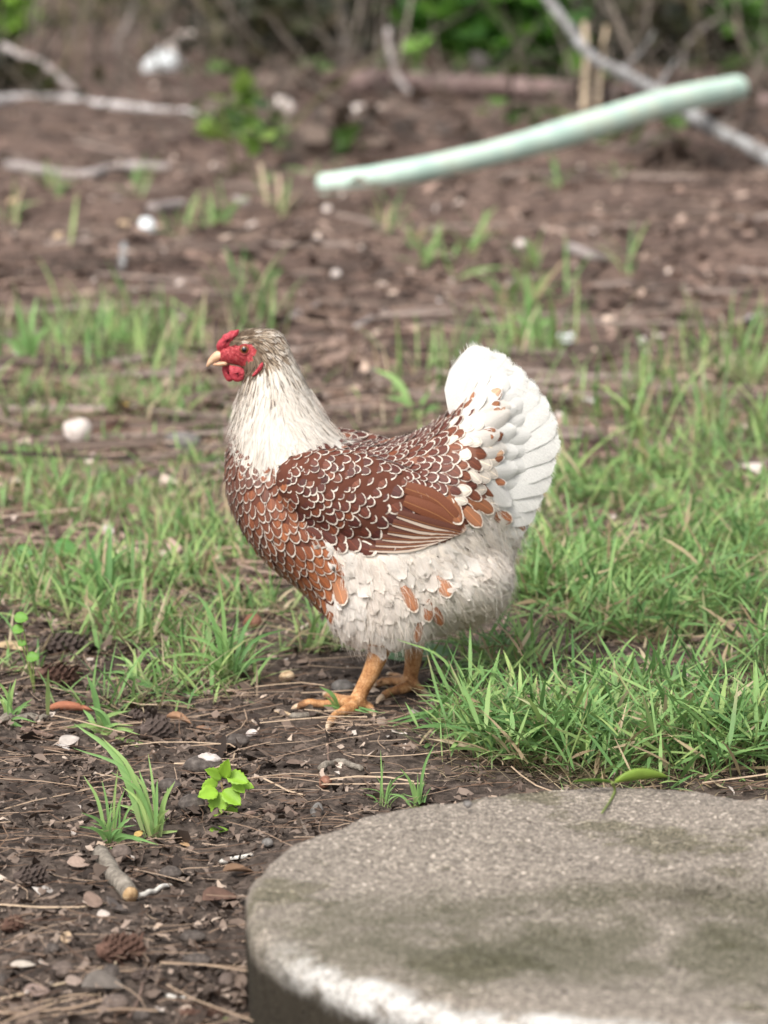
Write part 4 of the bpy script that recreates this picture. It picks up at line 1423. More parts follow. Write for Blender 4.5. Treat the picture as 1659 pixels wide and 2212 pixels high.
def build_litter():
    P = scatter(34000, -.62, .62, -1.45, .7, .008)
    pd = proj(P)
    keep = rng.random(len(P)) < np.where((pd[:, 1] < 1730) & (pd[:, 0] > 520), .35, 1.0) * np.clip(.65 + .5 * np.sin(P[:, 0] * 31 + 2) * np.sin(P[:, 1] * 27), .25, 1)
    P = P[keep]; n = len(P)
    f = np.clip(rng.beta(1.6, 2.4, n), 0, 1)
    c1 = chips(P, rng.gamma(2.0, .0026, n) + .003, lut(f, LITTER) * rng.uniform(.75, 1.3, (n, 1)), .6)
    P = scatter(12000, -.62, .62, -1.45, .9, .006); n = len(P)
    c2 = chips(P, rng.uniform(.003, .008, n), lut(rng.beta(1.6, 2, n), LITTER) * 1.1, .7)
    P = scatter(1000, -.6, .6, -1.45, .9, .006); n = len(P)
    c3 = chips(P, rng.uniform(.004, .014, n), lut(rng.random(n), [(.32, .23, .17), (.46, .37, .30), (.40, .36, .33)]), .5)
    a = rng.uniform(0, 6.283, 2600); rr = SLAB_R * 1.004 + rng.exponential(.012, 2600)
    P = np.stack([SLAB_C[0] + rr * np.cos(a), SLAB_C[1] + rr * np.sin(a), np.zeros(2600)], -1)
    P[:, 2] = gh(P[:, 0], P[:, 1]) + rng.uniform(0, 1, 2600) * np.maximum(.016 - (rr - SLAB_R) * .5, .002); n = 2600
    c7 = chips(P, rng.gamma(2.2, .003, n) + .003, lut(rng.beta(1.6, 2.2, n), LITTER), .6)
    P = fan(16000, .5, 16, .008); n = len(P)
    sz = rng.gamma(3, .006, n) + .004
    c4 = chips(P, sz * np.interp(P[:, 1], [.5, 4], [.6, 1.15]), lut(rng.beta(1.7, 2.2, n), [(.024, .017, .014), (.080, .053, .042), (.165, .110, .088), (.27, .185, .15), (.44, .33, .27)]), .5)
    P = fan(5200, 2.2, 20, .02)
    P = P[np.sin(P[:, 0] * 5 + 1) * np.sin(P[:, 1] * 3.1) + rng.normal(0, .6, len(P)) > .1]; n = len(P)
    c6 = chips(P, (rng.gamma(3, .008, n) + .012) * np.interp(P[:, 1], [2, 6], [.6, 1.2]), lut(rng.beta(1.4, 2.2, n), [(.030, .022, .018), (.075, .052, .042), (.15, .105, .084), (.27, .19, .155)]), .42)
    P = fan(950, .6, 15, .012); n = len(P)
    c5 = chips(P, rng.uniform(.018, .042, n), lut(rng.random(n), [(.40, .28, .22), (.52, .40, .32), (.50, .44, .41)]), .5)
    V, F, C = join([c1, c2, c3, c4, c5, c6, c7])
    tag(obj("leaf_litter", V, F, M_LITTER, cols={'tint': C}, smooth=False), kind='stuff')
    P = scatter(3800, -.6, .6, -1.45, .7, .010); n = len(P)
    a = needles(P, rng.uniform(.015, .075, n), rng.uniform(.0003, .0006, n), lut(rng.random(n), [(.06, .035, .024), (.14, .088, .06), (.32, .235, .17)]))
    P = scatter(190, -.6, .6, -1.45, .6, .016); n = len(P)
    b = needles(P, rng.uniform(.04, .13, n), rng.uniform(.0005, .0010, n), lut(rng.random(n), [(.24, .17, .12), (.40, .30, .21)]))
    P = fan(2200, .6, 12, .015); n = len(P)
    c = needles(P, rng.uniform(.05, .18, n), rng.uniform(.001, .0022, n), lut(rng.random(n), [(.12, .07, .05), (.25, .17, .13), (.34, .25, .2)]))
    P = fan(520, 1.5, 17, .02); n = len(P)
    d = needles(P, rng.uniform(.12, .55, n), rng.uniform(.003, .008, n), lut(rng.random(n), [(.035, .025, .02), (.11, .08, .065), (.24, .19, .165)]))
    V, F, C = join([a, b, c, d])
    tag(obj("needles_and_twigs", V, F, M_LITTER, cols={'tint': C}), kind='stuff')


build_litter()

# ------------------------------------------------------------------ things lying about
M_BARK = mottle("grey_bark", [(.10, .085, .07), (.22, .19, .155), (.36, .32, .27)], 130, .9, .9, 240, .004)
M_BARKCUT = mottle("cut_wood_end", [(.16, .085, .045), (.38, .25, .13), (.50, .36, .22)], 160, .9, .5, 300, .003)
M_PALEWOOD = mottle("bleached_wood", [(.36, .33, .29), (.56, .53, .48), (.68, .65, .61)], 60, .85, .6, 160, .003, stretch=(1, 1, 1))
M_FARWHITE = mottle("white_bark", [(.30, .26, .25), (.55, .51, .50), (.66, .63, .62)], 16, .85, .7, 50, .01)
M_FARGREY = mottle("grey_branch_bark", [(.16, .13, .12), (.30, .26, .245), (.42, .38, .37)], 14, .9, .7, 50, .01)
M_LICHEN = mottle("lichen_bark", [(.07, .06, .055), (.22, .21, .205), (.50, .51, .51)], 12, .9, .7, 60, .01)
M_OLIVE = mottle("mossy_stem", [(.06, .055, .025), (.12, .11, .05), (.19, .17, .09)], 20, .9, .6, 60, .01)
M_LOG = mottle("pinkish_log_bark", [(.10, .065, .058), (.20, .14, .128), (.29, .215, .20)], 12, .9, .8, 40, .02)
M_BROWNSTICK = mottle("brown_twig", [(.07, .045, .035), (.15, .10, .08), (.24, .17, .13)], 80, .85, .6, 200, .003)
M_STALK = mottle("dry_stalk", [(.28, .20, .13), (.46, .36, .25), (.56, .47, .36)], 30, .8, .3, 90, .003)
M_NUT = mottle("weathered_nut_shell", [(.030, .024, .021), (.070, .056, .048), (.14, .118, .104)], 160, .7, .5, 330, .002, .3)
M_NUTBROWN = mottle("brown_nut_shell", [(.055, .040, .033), (.12, .09, .075), (.20, .155, .13)], 130, .75, .5, 300, .002, .3)
M_STONE = mottle("grey_stone", [(.075, .068, .062), (.15, .138, .128), (.25, .23, .215)], 120, .9, .6, 260, .003)
M_PALESTONE = mottle("pale_stone", [(.34, .28, .25), (.54, .47, .43), (.66, .61, .57)], 60, .9, .6, 160, .004)
M_REDSTONE = mottle("reddish_stone", [(.12, .05, .032), (.22, .10, .065), (.32, .18, .13)], 90, .9, .6, 220, .003)
M_GREYWOOD = mottle("weathered_grey_wood", [(.14, .12, .10), (.27, .24, .205), (.40, .365, .32)], 70, .9, .7, 180, .003)
M_TANCHIP = mottle("tan_wood_chip", [(.34, .22, .13), (.52, .38, .24), (.62, .50, .36)], 110, .85, .5, 260, .003)
M_CONE = mottle("dark_pine_cone", [(.035, .025, .021), (.085, .062, .053), (.19, .15, .13)], 130, .85, .6, 260, .003)
M_CONERED = mottle("reddish_pine_cone", [(.05, .026, .019), (.115, .062, .045), (.20, .12, .09)], 130, .85, .6, 260, .003)
M_PAPER = mottle("white_litter_paper", [(.62, .66, .68), (.78, .81, .82)], 40, .7, .3, 60, .01)
M_PIPE = None


def pipe_mat():
    m, nt = new_mat("pale_green_foam"); N = NT(nt)
    v = N.obj()
    n = N.noise(9, v, 5, .6); f = N.noise(60, v, 4, .6)
    col = N.ramp(n, [(.3, (.42, .58, .50)), (.5, (.52, .67, .58)), (.7, (.60, .68, .55))])
    col = N.mix(N.math('MULTIPLY', N.step(N.math('ADD', N.math('MULTIPLY', f, .5), N.math('MULTIPLY', N.noise(5, v, 5, .7), .5)), .52, .62), .45), col, (.34, .36, .27))
    N.finish(col, .95, N.bump(f, .3, .006), .08)
    return m


M_PIPE = pipe_mat()


def ground_path(pts, rise=None, r=0.0):
    """Path over the ground through frame places, or through the air when rise gives the distance of each point."""
    out = []
    for i, (a, b) in enumerate(pts):
        if rise:
            p = on_y(a, b, rise[i])
            p[2] = max(p[2], float(gh(p[0], p[1])) + r)
        else:
            p = gp(a, b)
            p[2] += r
        out.append(p)
    return np.array(out)


def branch(name, pts, th, mat, label, cat, group=None, rise=None, n=26, seg=9, wob=.05, taper=(1, .7), twigs=(), bend=.0):
    if rise:                                        # rise marks the foot (0); the rest leans away by the given metres
        f = int(np.argmin(np.abs(rise)))
        y0 = on_z(pts[f][0], pts[f][1], 0)[1]
        rise = [y0 + q for q in rise]
    P0 = ground_path(pts, rise)
    r = px_to_m(th, P0.mean(0)) / 2
    P = catmull(P0, n)
    P[:, 2] += r * .75
    if bend: P[1:-1] += catmull(rng.normal(0, bend * r * 1.6, (7, 3)), n)[1:-1]
    v, f = tube(P, [r * taper[0], r * (taper[0] + taper[1]) / 2 * 1.03, r * taper[1]], seg, wob)
    loc = P[0] * 0 + np.array([P[:, 0].mean(), P[:, 1].mean(), P[:, 2].min() - r])
    o = obj(name, v, f, mat, loc=loc)
    tag(o, label, cat, group)
    for k, (u, dirv, ln) in enumerate(twigs):
        q = P[int(u * (n - 1))]
        d = np.array(dirv, float); d /= np.linalg.norm(d)
        pp = catmull([q, q + d * ln * .5 + rng.normal(0, .06, 3) * ln, q + d * ln], 8)
        v, f = tube(pp, [r * .5, r * .2], 6, wob)
        part("side_twig", v, f, mat, o)
    return o


# --- behind the hen
def build_pipe():
    pts = [(697, 402), (850, 378), (1000, 347), (1150, 309), (1300, 264), (1450, 219), (1592, 190)]
    y0 = on_z(697, 434, 0)[1]
    ys = y0 + 2.2 * np.linspace(0, 1, len(pts)) ** 1.6
    P = np.array([on_y(a, b, y) for (a, b), y in zip(pts, ys)])
    P = catmull(P, 40)
    r0 = px_to_m(54, P[0]) / 2; r1 = px_to_m(56, P[-1]) / 2
    v, f = tube(P, [r0 * .96, r0, r0 * 1.02, r1, r1, r1 * .97], 20, .008, cap=False)
    o = obj("foam_tube", v, f, M_PIPE, loc=P[0] - np.array([0, 0, r0]))
    tag(o, "long pale green foam tube propped at a slant across the bare ground", "foam tube")
    for e, nb, rr in ((0, 1, r0 * .96), (-1, -2, r1 * .97)):
        d = P[e] - P[nb]; d /= np.linalg.norm(d)
        vv, ff = tube([P[e] - d * .002, P[e] + d * .004], [rr * .99, rr * .93], 20)
        part("end_face", vv, ff, M_YELLOWEND if e else M_PIPE, o)


M_YELLOWEND = mottle("yellowed_foam_end", [(.46, .54, .38), (.54, .62, .45)], 30, .8, .3, 80, .006)
build_pipe()
branch("fallen_branch", [(-60, 231), (60, 226), (160, 231), (250, 240), (340, 250), (425, 260)], 31, M_FARWHITE, "white bare branch lying level at the left, its tip tapering off", "branch", "dead branches on the bare ground", taper=(1, .45), wob=.10, bend=.12)
branch("fallen_branch", [(5, 105), (50, 128), (95, 148), (130, 175), (165, 212)], 19, M_FARGREY, "curved grey branch behind the white branch", "branch", "dead branches on the bare ground", rise=(.3, .2, .1, .05, 0), bend=.08)
branch("fallen_branch", [(15, 368), (80, 377), (140, 388), (200, 386), (240, 372), (300, 370), (368, 372)], 26, M_FARGREY, "kinked grey branch lying in front of the white branch", "branch", "dead branches on the bare ground", bend=.10, wob=.10)
branch("fallen_branch", [(330, 462), (400, 455), (470, 448), (530, 446)], 28, M_FARGREY, "short mossy grey branch low on the ground left of the foam tube", "branch", "dead branches on the bare ground", bend=.1)
branch("fallen_branch", [(1170, -10), (1215, 55), (1265, 118), (1330, 165), (1400, 205), (1480, 252), (1570, 302), (1700, 372)], 29, M_LICHEN, "long lichen-spotted branch crossing behind the foam tube", "branch", "dead branches on the bare ground",
       rise=(4.2, 3.6, 2.9, 2.2, 1.6, 1.0, .5, 0), bend=.12, wob=.12, taper=(.8, 1), twigs=((.45, (.7, .2, .8), .22), (.62, (.5, -.2, .9), .14)))
branch("fallen_log", [(770, 196), (900, 200), (1050, 207), (1180, 212), (1310, 220), (1480, 226), (1700, 236)], 50, M_LOG, "dark pinkish log lying level behind the foam tube", "log", bend=.05, seg=14, wob=.06)
branch("dry_vine", [(838, 70), (842, 115), (855, 165), (885, 205), (925, 232)], 15, M_FARGREY, "grey curved vine bending down in front of the log", "vine", rise=(.5, .4, .2, .1, 0))
branch("dry_vine", [(600, 330), (640, 268), (690, 215), (750, 170), (830, 110)], 7, M_OLIVE, "thin mossy vine slanting up to the log's left end", "vine", rise=(0, .3, .6, .9, 1.2))
branch("dry_stalk", [(1262, 262), (1264, 190), (1266, 120), (1262, 55)], 16, M_STALK, "pale dry stalk standing behind the foam tube, the broader of two", "dry stalk", "dry stalks standing behind the foam tube", rise=(.0, .1, .2, .3), wob=.1)
branch("dry_stalk", [(1290, 258), (1292, 210), (1296, 165), (1310, 60)], 11, M_STALK, "pale dry stalk standing behind the foam tube, the thinner of two", "dry stalk", "dry stalks standing behind the foam tube", rise=(.0, .1, .2, .3), wob=.1)
branch("dry_stalk", [(578, 450), (570, 405), (562, 358)], 11, M_STALK, "short dry stalk standing beside the foam tube's low end, on the far left", "dry stalk", rise=(0, .02, .04))
branch("dry_stalk", [(602, 458), (604, 415), (600, 380)], 10, M_STALK, "short green-footed dry stalk nearest the foam tube's low end", "dry stalk", rise=(0, .02, .04))
branch("fallen_twig", [(615, 700), (650, 680), (690, 662)], 15, M_FARGREY, "small grey twig on the ground above the hen's head", "twig", "twigs lying behind the hen")
branch("fallen_twig", [(770, 712), (800, 693), (838, 672)], 13, M_FARGREY, "thin grey twig pointing up and right behind the hen's neck", "twig", "twigs lying behind the hen")
branch("fallen_twig", [(262, 585), (266, 555), (268, 530)], 18, M_LICHEN, "pale stub of wood below the white scrap", "twig", "twigs lying behind the hen")
branch("fallen_twig", [(1600, 700), (1640, 688), (1700, 670)], 16, M_FARWHITE, "pale twig at the far right behind the grass", "twig", "twigs lying behind the hen")
branch("fallen_twig", [(1230, 545), (1275, 562), (1320, 575)], 26, M_FARGREY, "stout grey piece of wood lying alone on bare soil", "twig", "twigs lying behind the hen")
branch("fallen_twig", [(1190, 868), (1240, 866), (1290, 872)], 13, M_PALEWOOD, "pale slim twig in the grass right of the tail", "twig", "twigs lying behind the hen")
branch("fallen_twig", [(0, 1062), (40, 1050), (100, 1045), (180, 1040)], 12, M_BROWNSTICK, "brown twig in the grass at the far left", "twig", "twigs lying behind the hen")


def stone(name, dx, dy, w, h, mat, label, cat="stone", group=None, d=None, rough=.12, sink=.25, rise=0):
    p = on_z(dx, dy + h * .3, rise) if rise else gp(dx, dy + h * .3)
    sx, sz = px_to_m(w, p) / 2, px_to_m(h, p) / 2
    sy = (d or .8) * sx
    v, f = ball((0, 0, 0), (1, 1, 1), None, 18, 12)
    k = rng.normal(size=(7, 3)); ph = rng.uniform(0, 6, 7)
    disp = sum(np.sin(v @ k[i] * 1.6 + ph[i]) for i in range(7)) * rough / 2.2
    v = v * (1 + disp)[:, None] * np.array([sx, sy, sz])
    v = v @ rot3(rng.normal(0, .15), rng.normal(0, .15), rng.uniform(-.5, .5)).T
    z0 = float(gh(p[0], p[1])) + rise
    o = obj(name, v, f, mat)
    o.location = (p[0], p[1], z0 + sz * (1 - sink))
    return tag(o, label, cat, group)


stone("paper_scrap", 357, 146, 72, 62, M_PAPER, "crumpled bluish white paper scrap near the top left", "paper scrap", rough=.35)
stone("stone", 405, 88, 100, 56, M_PALESTONE, "large pinkish pale stone just behind the white paper scrap")
stone("stone", 608, 188, 58, 46, M_PALESTONE, "pale round stone right of the leafy sprout")
stone("stone", 766, 263, 66, 34, M_PALESTONE, "flat pale stone in front of the log's left end")
stone("stone", 8, 183, 36, 36, M_PALESTONE, "pale stone at the left edge behind the white branch")
stone("paper_scrap", 315, 498, 38, 46, M_PAPER, "small bright white scrap on the brown leaf mould", "paper scrap", rough=.3)
stone("paper_scrap", 1225, 733, 36, 26, M_PAPER, "white flattened scrap in the grass above the tail", "paper scrap", rough=.3)
stone("stone", 162, 932, 66, 60, M_PALESTONE, "whitish lump of stone in the left grass", rough=.25)
stone("stone", 400, 958, 78, 50, M_STONE, "grey flat stone in front of the breast at the left")
for i, (a, b, w, lab) in enumerate([(1125, 515, 28, "tiny white pebble on bare soil, upper of a pair"), (1153, 557, 26, "tiny white pebble on bare soil, lower of a pair"),
                                    (185, 510, 28, "small pinkish pebble left of the white scrap"), (125, 512, 27, "small brownish pebble at the left of the pinkish one"), (268, 492, 28, "small tan pebble close beside the white scrap"),
                                    (725, 598, 26, "small grey-white pebble above the hen's back"), (1385, 736, 26, "small pale pebble in the right-hand grass"), (30, 460, 28, "small tan pebble at the left edge above the grass")]):
    stone("pebble", a, b, w, w * .8, M_PALESTONE if i not in (3, 4, 7) else M_TANCHIP, lab, "pebble", "pebbles on the bare ground")
stone("stone", 545, 1347, 40, 36, M_REDSTONE, "rust-red stone under the hen's breast")
stone("stone", 742, 1487, 50, 38, M_STONE, "rounded dark grey stone behind the near foot")
stone("pebble", 685, 1753, 28, 30, M_STONE, "dark upright pebble left of the concrete slab", "pebble", "pebbles on the bare ground")
stone("pebble", 578, 1822, 26, 24, M_STONE, "small dark pebble between white twig and slab edge", "pebble", "pebbles on the bare ground")
stone("soil_crumb", 1010, 1753, 17, 17, M_STONE, "small dark crumb of soil lying on the concrete slab", "soil crumb", rise=SLAB_H, rough=.3)
stone("wood_chip", 620, 1466, 25, 30, M_TANCHIP, "tan wood chip standing on the dark soil left of the legs", "wood chip", rough=.35, d=.5)
stone("wood_chip", 542, 1585, 20, 20, M_PALESTONE, "whitish chip just above the grooved nut", "wood chip", rough=.4, d=.5)
stone("stone", 702, 1690, 34, 22, M_REDSTONE, "small reddish clod below the forked twig", rough=.25)


def nut(dx, dy, w, h, mat, label, ang=0.0, kind="nut"):
    p = gp(dx, dy + h * .25)
    rx, rz_ = px_to_m(w, p) / 2, px_to_m(h, p) / 2
    nu, nv = 32, 18
    V = []
    for i in range(nv + 1):
        t = i / nv
        x = -1 + 2 * t
        rr = math.sqrt(max(0, 1 - x * x)) ** .9
        xx = x * (1 + .10 * abs(x) ** 8)
        for j in range(nu):
            th = 2 * math.pi * j / nu
            g = 1 - .10 * math.exp(-(((th * 4 / (2 * math.pi)) % 1 - .5) / .07) ** 2) + .015 * math.sin(9 * x + 3 * th)
            V.append((xx * rx, rr * math.cos(th + .4) * min(rx, rz_ * 1.25) * g, rr * math.sin(th + .4) * rz_ * g))
    V = np.array(V) @ rz(ang).T
    o = obj("nut", V, [f for f in grid_faces(nv + 1, nu, True)], mat)
    o.location = (p[0], p[1], float(gh(p[0], p[1])) + rz_ * .90)
    tag(o, label, "nut", "weathered nuts on the soil")
    return o


for a in [(510, 1608, 56, 34, M_NUT, "dark grooved nut lying alone between grass tuft and near foot", .1), (366, 1703, 48, 32, M_NUT, "cracked grey nut at the foot of the front grass tuft", -.1),
          (414, 1745, 56, 44, M_NUT, "big dark nut against the seedling's left side", .5), (262, 1850, 44, 38, M_NUTBROWN, "reddish nut beside the upper end of the bark stick", .7),
          (368, 1894, 48, 34, M_NUT, "dark wrinkled nut beyond the tip of the white twig", .2), (416, 2030, 54, 30, M_NUT, "flat dark nut midway between red cone and slab", .0),
          (426, 2083, 60, 36, M_NUT, "large flat dark nut near the slab's dark side", -.1), (136, 2104, 48, 40, M_NUTBROWN, "brown ribbed nut left of the long pale straw", .4),
          (240, 2114, 42, 46, M_NUT, "upright dark nut below the reddish cone", 1.2), (250, 2177, 58, 44, M_NUTBROWN, "round brown nut in front of the grey leaf at the bottom", .1),
          (4, 2131, 30, 40, M_NUT, "dark nut cut by the left edge of the picture", 1.2), (306, 2200, 38, 28, M_NUT, "dark nut at the very bottom, right of the round brown nut", .2),
          (335, 1420 + 6, 48, 22, M_NUT, "dark nut under the left grass tuft behind the pale straw", .1), (490, 2128, 36, 40, M_NUTBROWN, "brown nut by the slab's lower left side", .9),
          (112, 2055 + 0, 34, 26, M_NUT, "small dark nut above the brown ribbed nut", .4)]:
    nut(*a)


def half_nut():
    o = nut(440, 1662, 82, 46, M_NUT, "split dark nut with a pale broken top behind the seedling", .15)
    org = np.array(o.location)
    v, f = ball(org + np.array([.006, -.002, px_to_m(46, org) * .40]), (px_to_m(52, org) / 2, px_to_m(34, org) / 2, .0035), rot3(.1, .2, .2), 16, 8)
    v = v + rng.normal(0, .0006, v.shape)
    part("broken_shell", v, f, M_PALESTONE, o)


half_nut()


def stick(pts, th, mat, label, cat="twig", group="twigs on the near soil", taper=(1, .7), rise=None, cut=None, name="dry_twig", bend=.15, wob=.05):
    o = branch(name, pts, th, mat, label, cat, group, rise=rise, n=18, seg=10, wob=wob * .6, taper=taper, bend=bend)
    if cut is not None:
        a, b = ground_path(pts)[-1], ground_path(pts)[-2]
        r = px_to_m(th, a) / 2
        a[2] += r * .75; b[2] += r * .75
        d = a - b; d /= np.linalg.norm(d)
        v, f = tube([a + d * .0005, a + d * .0035], [r * .93 * taper[1], r * .80 * taper[1]], 14, .05)
        part("cut_end", v, f, cut, o)
    return o


stick([(218, 1855), (240, 1890), (262, 1920), (281, 1945)], 37, M_BARK, "thick bark-covered stick with a sawn end on the near soil", "stick", None, (1, 1.05), cut=M_BARKCUT, name="bark_stick", bend=.05, wob=.06)
stick([(296, 1943), (335, 1928), (375, 1914)], 14, M_PALEWOOD, "bleached white twig touching the sawn end of the bark stick", taper=(1, .6))
stick([(478, 1868), (510, 1858), (546, 1850)], 12, M_PALEWOOD, "bleached white twig near the slab's upper left edge")
stick([(532, 1765), (570, 1758), (620, 1755), (650, 1770)], 12, M_BROWNSTICK, "thin crooked twig running right from the seedling's foot")
stick([(692, 1670), (720, 1656), (742, 1654), (782, 1668)], 17, M_BARK, "short forked grey twig on dark soil below the hen")
stick([(0, 1566), (50, 1560), (98, 1562)], 22, M_BARK, "grey bark twig at the left edge beside the rolled red leaf", taper=(.9, 1))
stick([(48, 1580), (80, 1588), (115, 1596)], 14, M_BROWNSTICK, "reddish brown twig just below the rolled red leaf")
stick([(632, 1556), (660, 1552), (692, 1546)], 17, M_BARK, "pale bark piece lying under the near foot's toes", "bark", None, name="bark_piece")
stick([(890, 1556), (930, 1558), (995, 1562)], 25, M_GREYWOOD, "grey weathered piece of wood in the grass right of the feet", "wood", None, name="weathered_wood")
stick([(590, 1538), (625, 1545), (652, 1547)], 8, M_TANCHIP, "slender tan twig ahead of the near foot")
stick([(712, 1600), (708, 1625), (712, 1655)], 6, M_BROWNSTICK, "thin upright-looking dark twig above the forked grey twig")
stick([(0, 2161), (80, 2140), (160, 2118), (232, 2089)], 7, M_STALK, "long pale straw reaching from the left edge to the red cone", "straw", None, name="straw", bend=.4)
stick([(248, 2085), (258, 2065), (264, 2045)], 6, M_STALK, "short pale straw leaning over the red cone", "straw", None, name="straw", rise=(0.0, .004, .008))
stick([(30, 2010), (90, 1986), (150, 1962), (205, 1950)], 6, M_BROWNSTICK, "long brown straw slanting up to the bark stick", "straw", None, name="straw", bend=.4)
stick([(279, 2200), (300, 2160), (310, 2110)], 9, M_BROWNSTICK, "brown twig lying between two bottom nuts")
stick([(20, 2168), (60, 2190), (100, 2212)], 9, M_BARK, "grey twig in the lower left corner")
stick([(345, 2150), (365, 2160), (400, 2160)], 13, M_PALEWOOD, "short white chip of wood near the bottom nuts")


def cone(dx, dy, w, h, mat, label, az=0.0, n=70, group="old pine cones"):
    p = gp(dx, dy + h * .3)
    L, R = px_to_m(w, p), px_to_m(h, p) / 2
    org = np.array([p[0], p[1], float(gh(p[0], p[1])) + R * .75])
    o = obj("pine_cone", *tube([(-L * .45, 0, 0), (-L * .2, 0, 0), (L * .2, 0, 0), (L * .45, 0, 0)], [R * .4, R * .6, R * .5, R * .2], 10), mat)
    o.location = org; o.rotation_euler = (rng.uniform(0, 1), 0, az)
    tag(o, label, "pine cone", group)
    sv = np.array([(0, -.5, 0), (0, .5, 0), (.55, -.75, .08), (.55, .75, .08), (1, -.45, .22), (1, .45, .22), (.95, 0, .34), (.5, 0, .16)])
    sf = [(0, 1, 7), (0, 7, 2), (1, 3, 7), (2, 7, 6, 4), (7, 3, 5, 6)]
    shared = None
    for k in range(n):
        u = k / n
        x = -L * .45 + L * .92 * u
        a = k * 2.39996
        r = R * (math.sin(math.pi * (.12 + .80 * u)) ** .6)
        ln = R * .75
        rad = np.array([.45, math.cos(a), math.sin(a)]); rad /= np.linalg.norm(rad)
        tan = np.array([0, -math.sin(a), math.cos(a)]); nn = np.cross(rad, tan)
        if shared is None:
            shared = mesh_data("scale", sv * np.array([1, .42, 1]), sf); shared.materials.append(mat)
        c = bpy.data.objects.new("scale", shared)
        base = np.array([x, 0, 0]) + rad * (r * .42)
        M = Matrix(((rad[0], tan[0], nn[0], base[0]), (rad[1], tan[1], nn[1], base[1]), (rad[2], tan[2], nn[2], base[2]), (0, 0, 0, 1)))
        link(c, o)
        c.matrix_local = M @ Matrix.Scale(ln * rng.uniform(.8, 1.15), 4)


cone(125, 1396, 115, 58, M_CONE, "long grey pine cone lying at the left under grass", .05, 80)
cone(118, 1462, 85, 60, M_CONERED, "crumbling reddish pine cone in front of the long grey one", -.2, 60)
cone(325, 1583, 62, 62, M_CONE, "dark spiky pine cone behind the front grass tuft", .6, 64)
cone(305, 1548, 60, 44, M_CONE, "dark half-buried pine cone just beyond the spiky one", -.4, 48)
cone(250, 2056, 90, 74, M_CONERED, "reddish brown spiky pine cone at the end of the long straw", .3, 80)
cone(60, 1898, 66, 52, M_CONE, "worn dark cone at the left of the bark stick", .2, 60)
cone(22, 2002, 50, 40, M_CONERED, "small reddish cone at the left edge", .9, 40)
cone(312, 2110, 60, 44, M_CONE, "broken dark cone right of the upright nut", .4, 40)
cone(430, 2190, 90, 36, M_CONERED, "flattened reddish cone at the bottom near the slab", .1, 50)
cone(205, 942, 52, 40, M_CONERED, "blurred red cone just right of the whitish stone", .3, 36)
cone(246, 930, 56, 46, M_CONERED, "blurred red cone in the left grass, further right", -.2, 36)


# ------------------------------------------------------------------ leaves and small plants
def leaf_mesh(L, W, curl=.2, fold=.15, rows=9, cols=5, serr=0, tip=1.0, bend=.3, roll=0.0):
    V = []
    for i in range(rows):
        b = i / (rows - 1)
        w = W * (math.sin(math.pi * min(1, b ** .8 * .97 + .02)) ** (.8 if tip >= 1 else .55))
        if serr and i % 2 and 1 < i < rows - 1: w *= 1 + serr
        for j in range(cols):
            a = -1 + 2 * j / (cols - 1)
            x = b * L
            y = a * w
            z = abs(a) * w * fold - bend * L * b * b + curl * W * (a * a) * .5
            if roll:
                th = a * roll
                y = math.sin(th) * w / max(roll, .1) * 1.2; z = (1 - math.cos(th)) * w / max(roll, .1) * 1.2 - bend * L * b * b
            V.append((x, y, z))
    return np.array(V), grid_faces(rows, cols)


def thicken(V, F, t):
    """Give a leaf sheet a back face and rim."""
    n = len(V)
    N_ = np.zeros_like(V)
    for f in F:
        a = np.cross(V[f[1]] - V[f[0]], V[f[3]] - V[f[0]])
        for i in f: N_[i] += a
    N_ /= np.linalg.norm(N_, axis=1)[:, None] + 1e-12
    V2 = np.concatenate([V, V - N_ * t])
    F2 = list(F) + [tuple(i + n for i in f[::-1]) for f in F]
    cnt = {}
    for f in F:
        for i in range(4):
            cnt[(f[i], f[(i + 1) % 4])] = 1
    for (a, b) in list(cnt):
        if (b, a) not in cnt: F2.append((b, a, a + n, b + n))
    return V2, F2


def ground_leaf(name, dx, dy, Lpx, Wpx, az, col, label, cat="leaf", group="fallen leaves on the soil", mat=None, tilt=(0, 0), rise=0.0, **kw):
    p = on_z(dx, dy, rise) if rise else gp(dx, dy)
    L, W = px_to_m(Lpx, p), px_to_m(Wpx, p) / 2
    V, F = leaf_mesh(L, W, **kw)
    V[:, 0] -= L / 2
    V, F = thicken(V, F, .0005)
    V = V @ rot3(tilt[0], tilt[1], az).T
    V[:, 2] -= V[:, 2].min()
    o = obj(name, V, F, mat or M_DEADLEAF, cols={'tint': np.array(col) * rng.uniform(.8, 1.15, (len(V), 1))})
    o.location = (p[0], p[1], float(gh(p[0], p[1])) * (rise == 0) + .003 + rise)
    return tag(o, label, cat, group)


gl = ground_leaf
gl("fallen_leaf", 150, 1543, 105, 46, .02, (.36, .14, .08), "rolled red-brown leaf lying on the left soil", roll=1.5, bend=.02)
gl("fallen_leaf", 22, 1412, 75, 70, -.4, (.46, .34, .20), "tan flat leaf at the left edge behind the grey cone", bend=.1)
gl("fallen_leaf", 150, 1615, 48, 42, .5, (.42, .37, .33), "pale grey leaf scrap below the rolled red leaf, the larger one", bend=.2, tilt=(.3, -.4))
gl("fallen_leaf", 136, 1626, 36, 30, 2.5, (.55, .50, .46), "whitish leaf scrap below the rolled red leaf, the smaller one", bend=.2, tilt=(.2, -.4))
gl("fallen_leaf", 385, 1570, 60, 40, -.2, (.30, .17, .10), "curled brown leaf right of the spiky cone", roll=1.2, bend=.2)
gl("fallen_leaf", 440, 1583, 36, 24, -.3, (.27, .15, .09), "small brown leaf beside the curled one", bend=.1)
gl("fallen_leaf", 498, 1503, 40, 20, -.25, (.44, .32, .24), "pinkish tan leaf sliver above the lone nut", bend=.1)
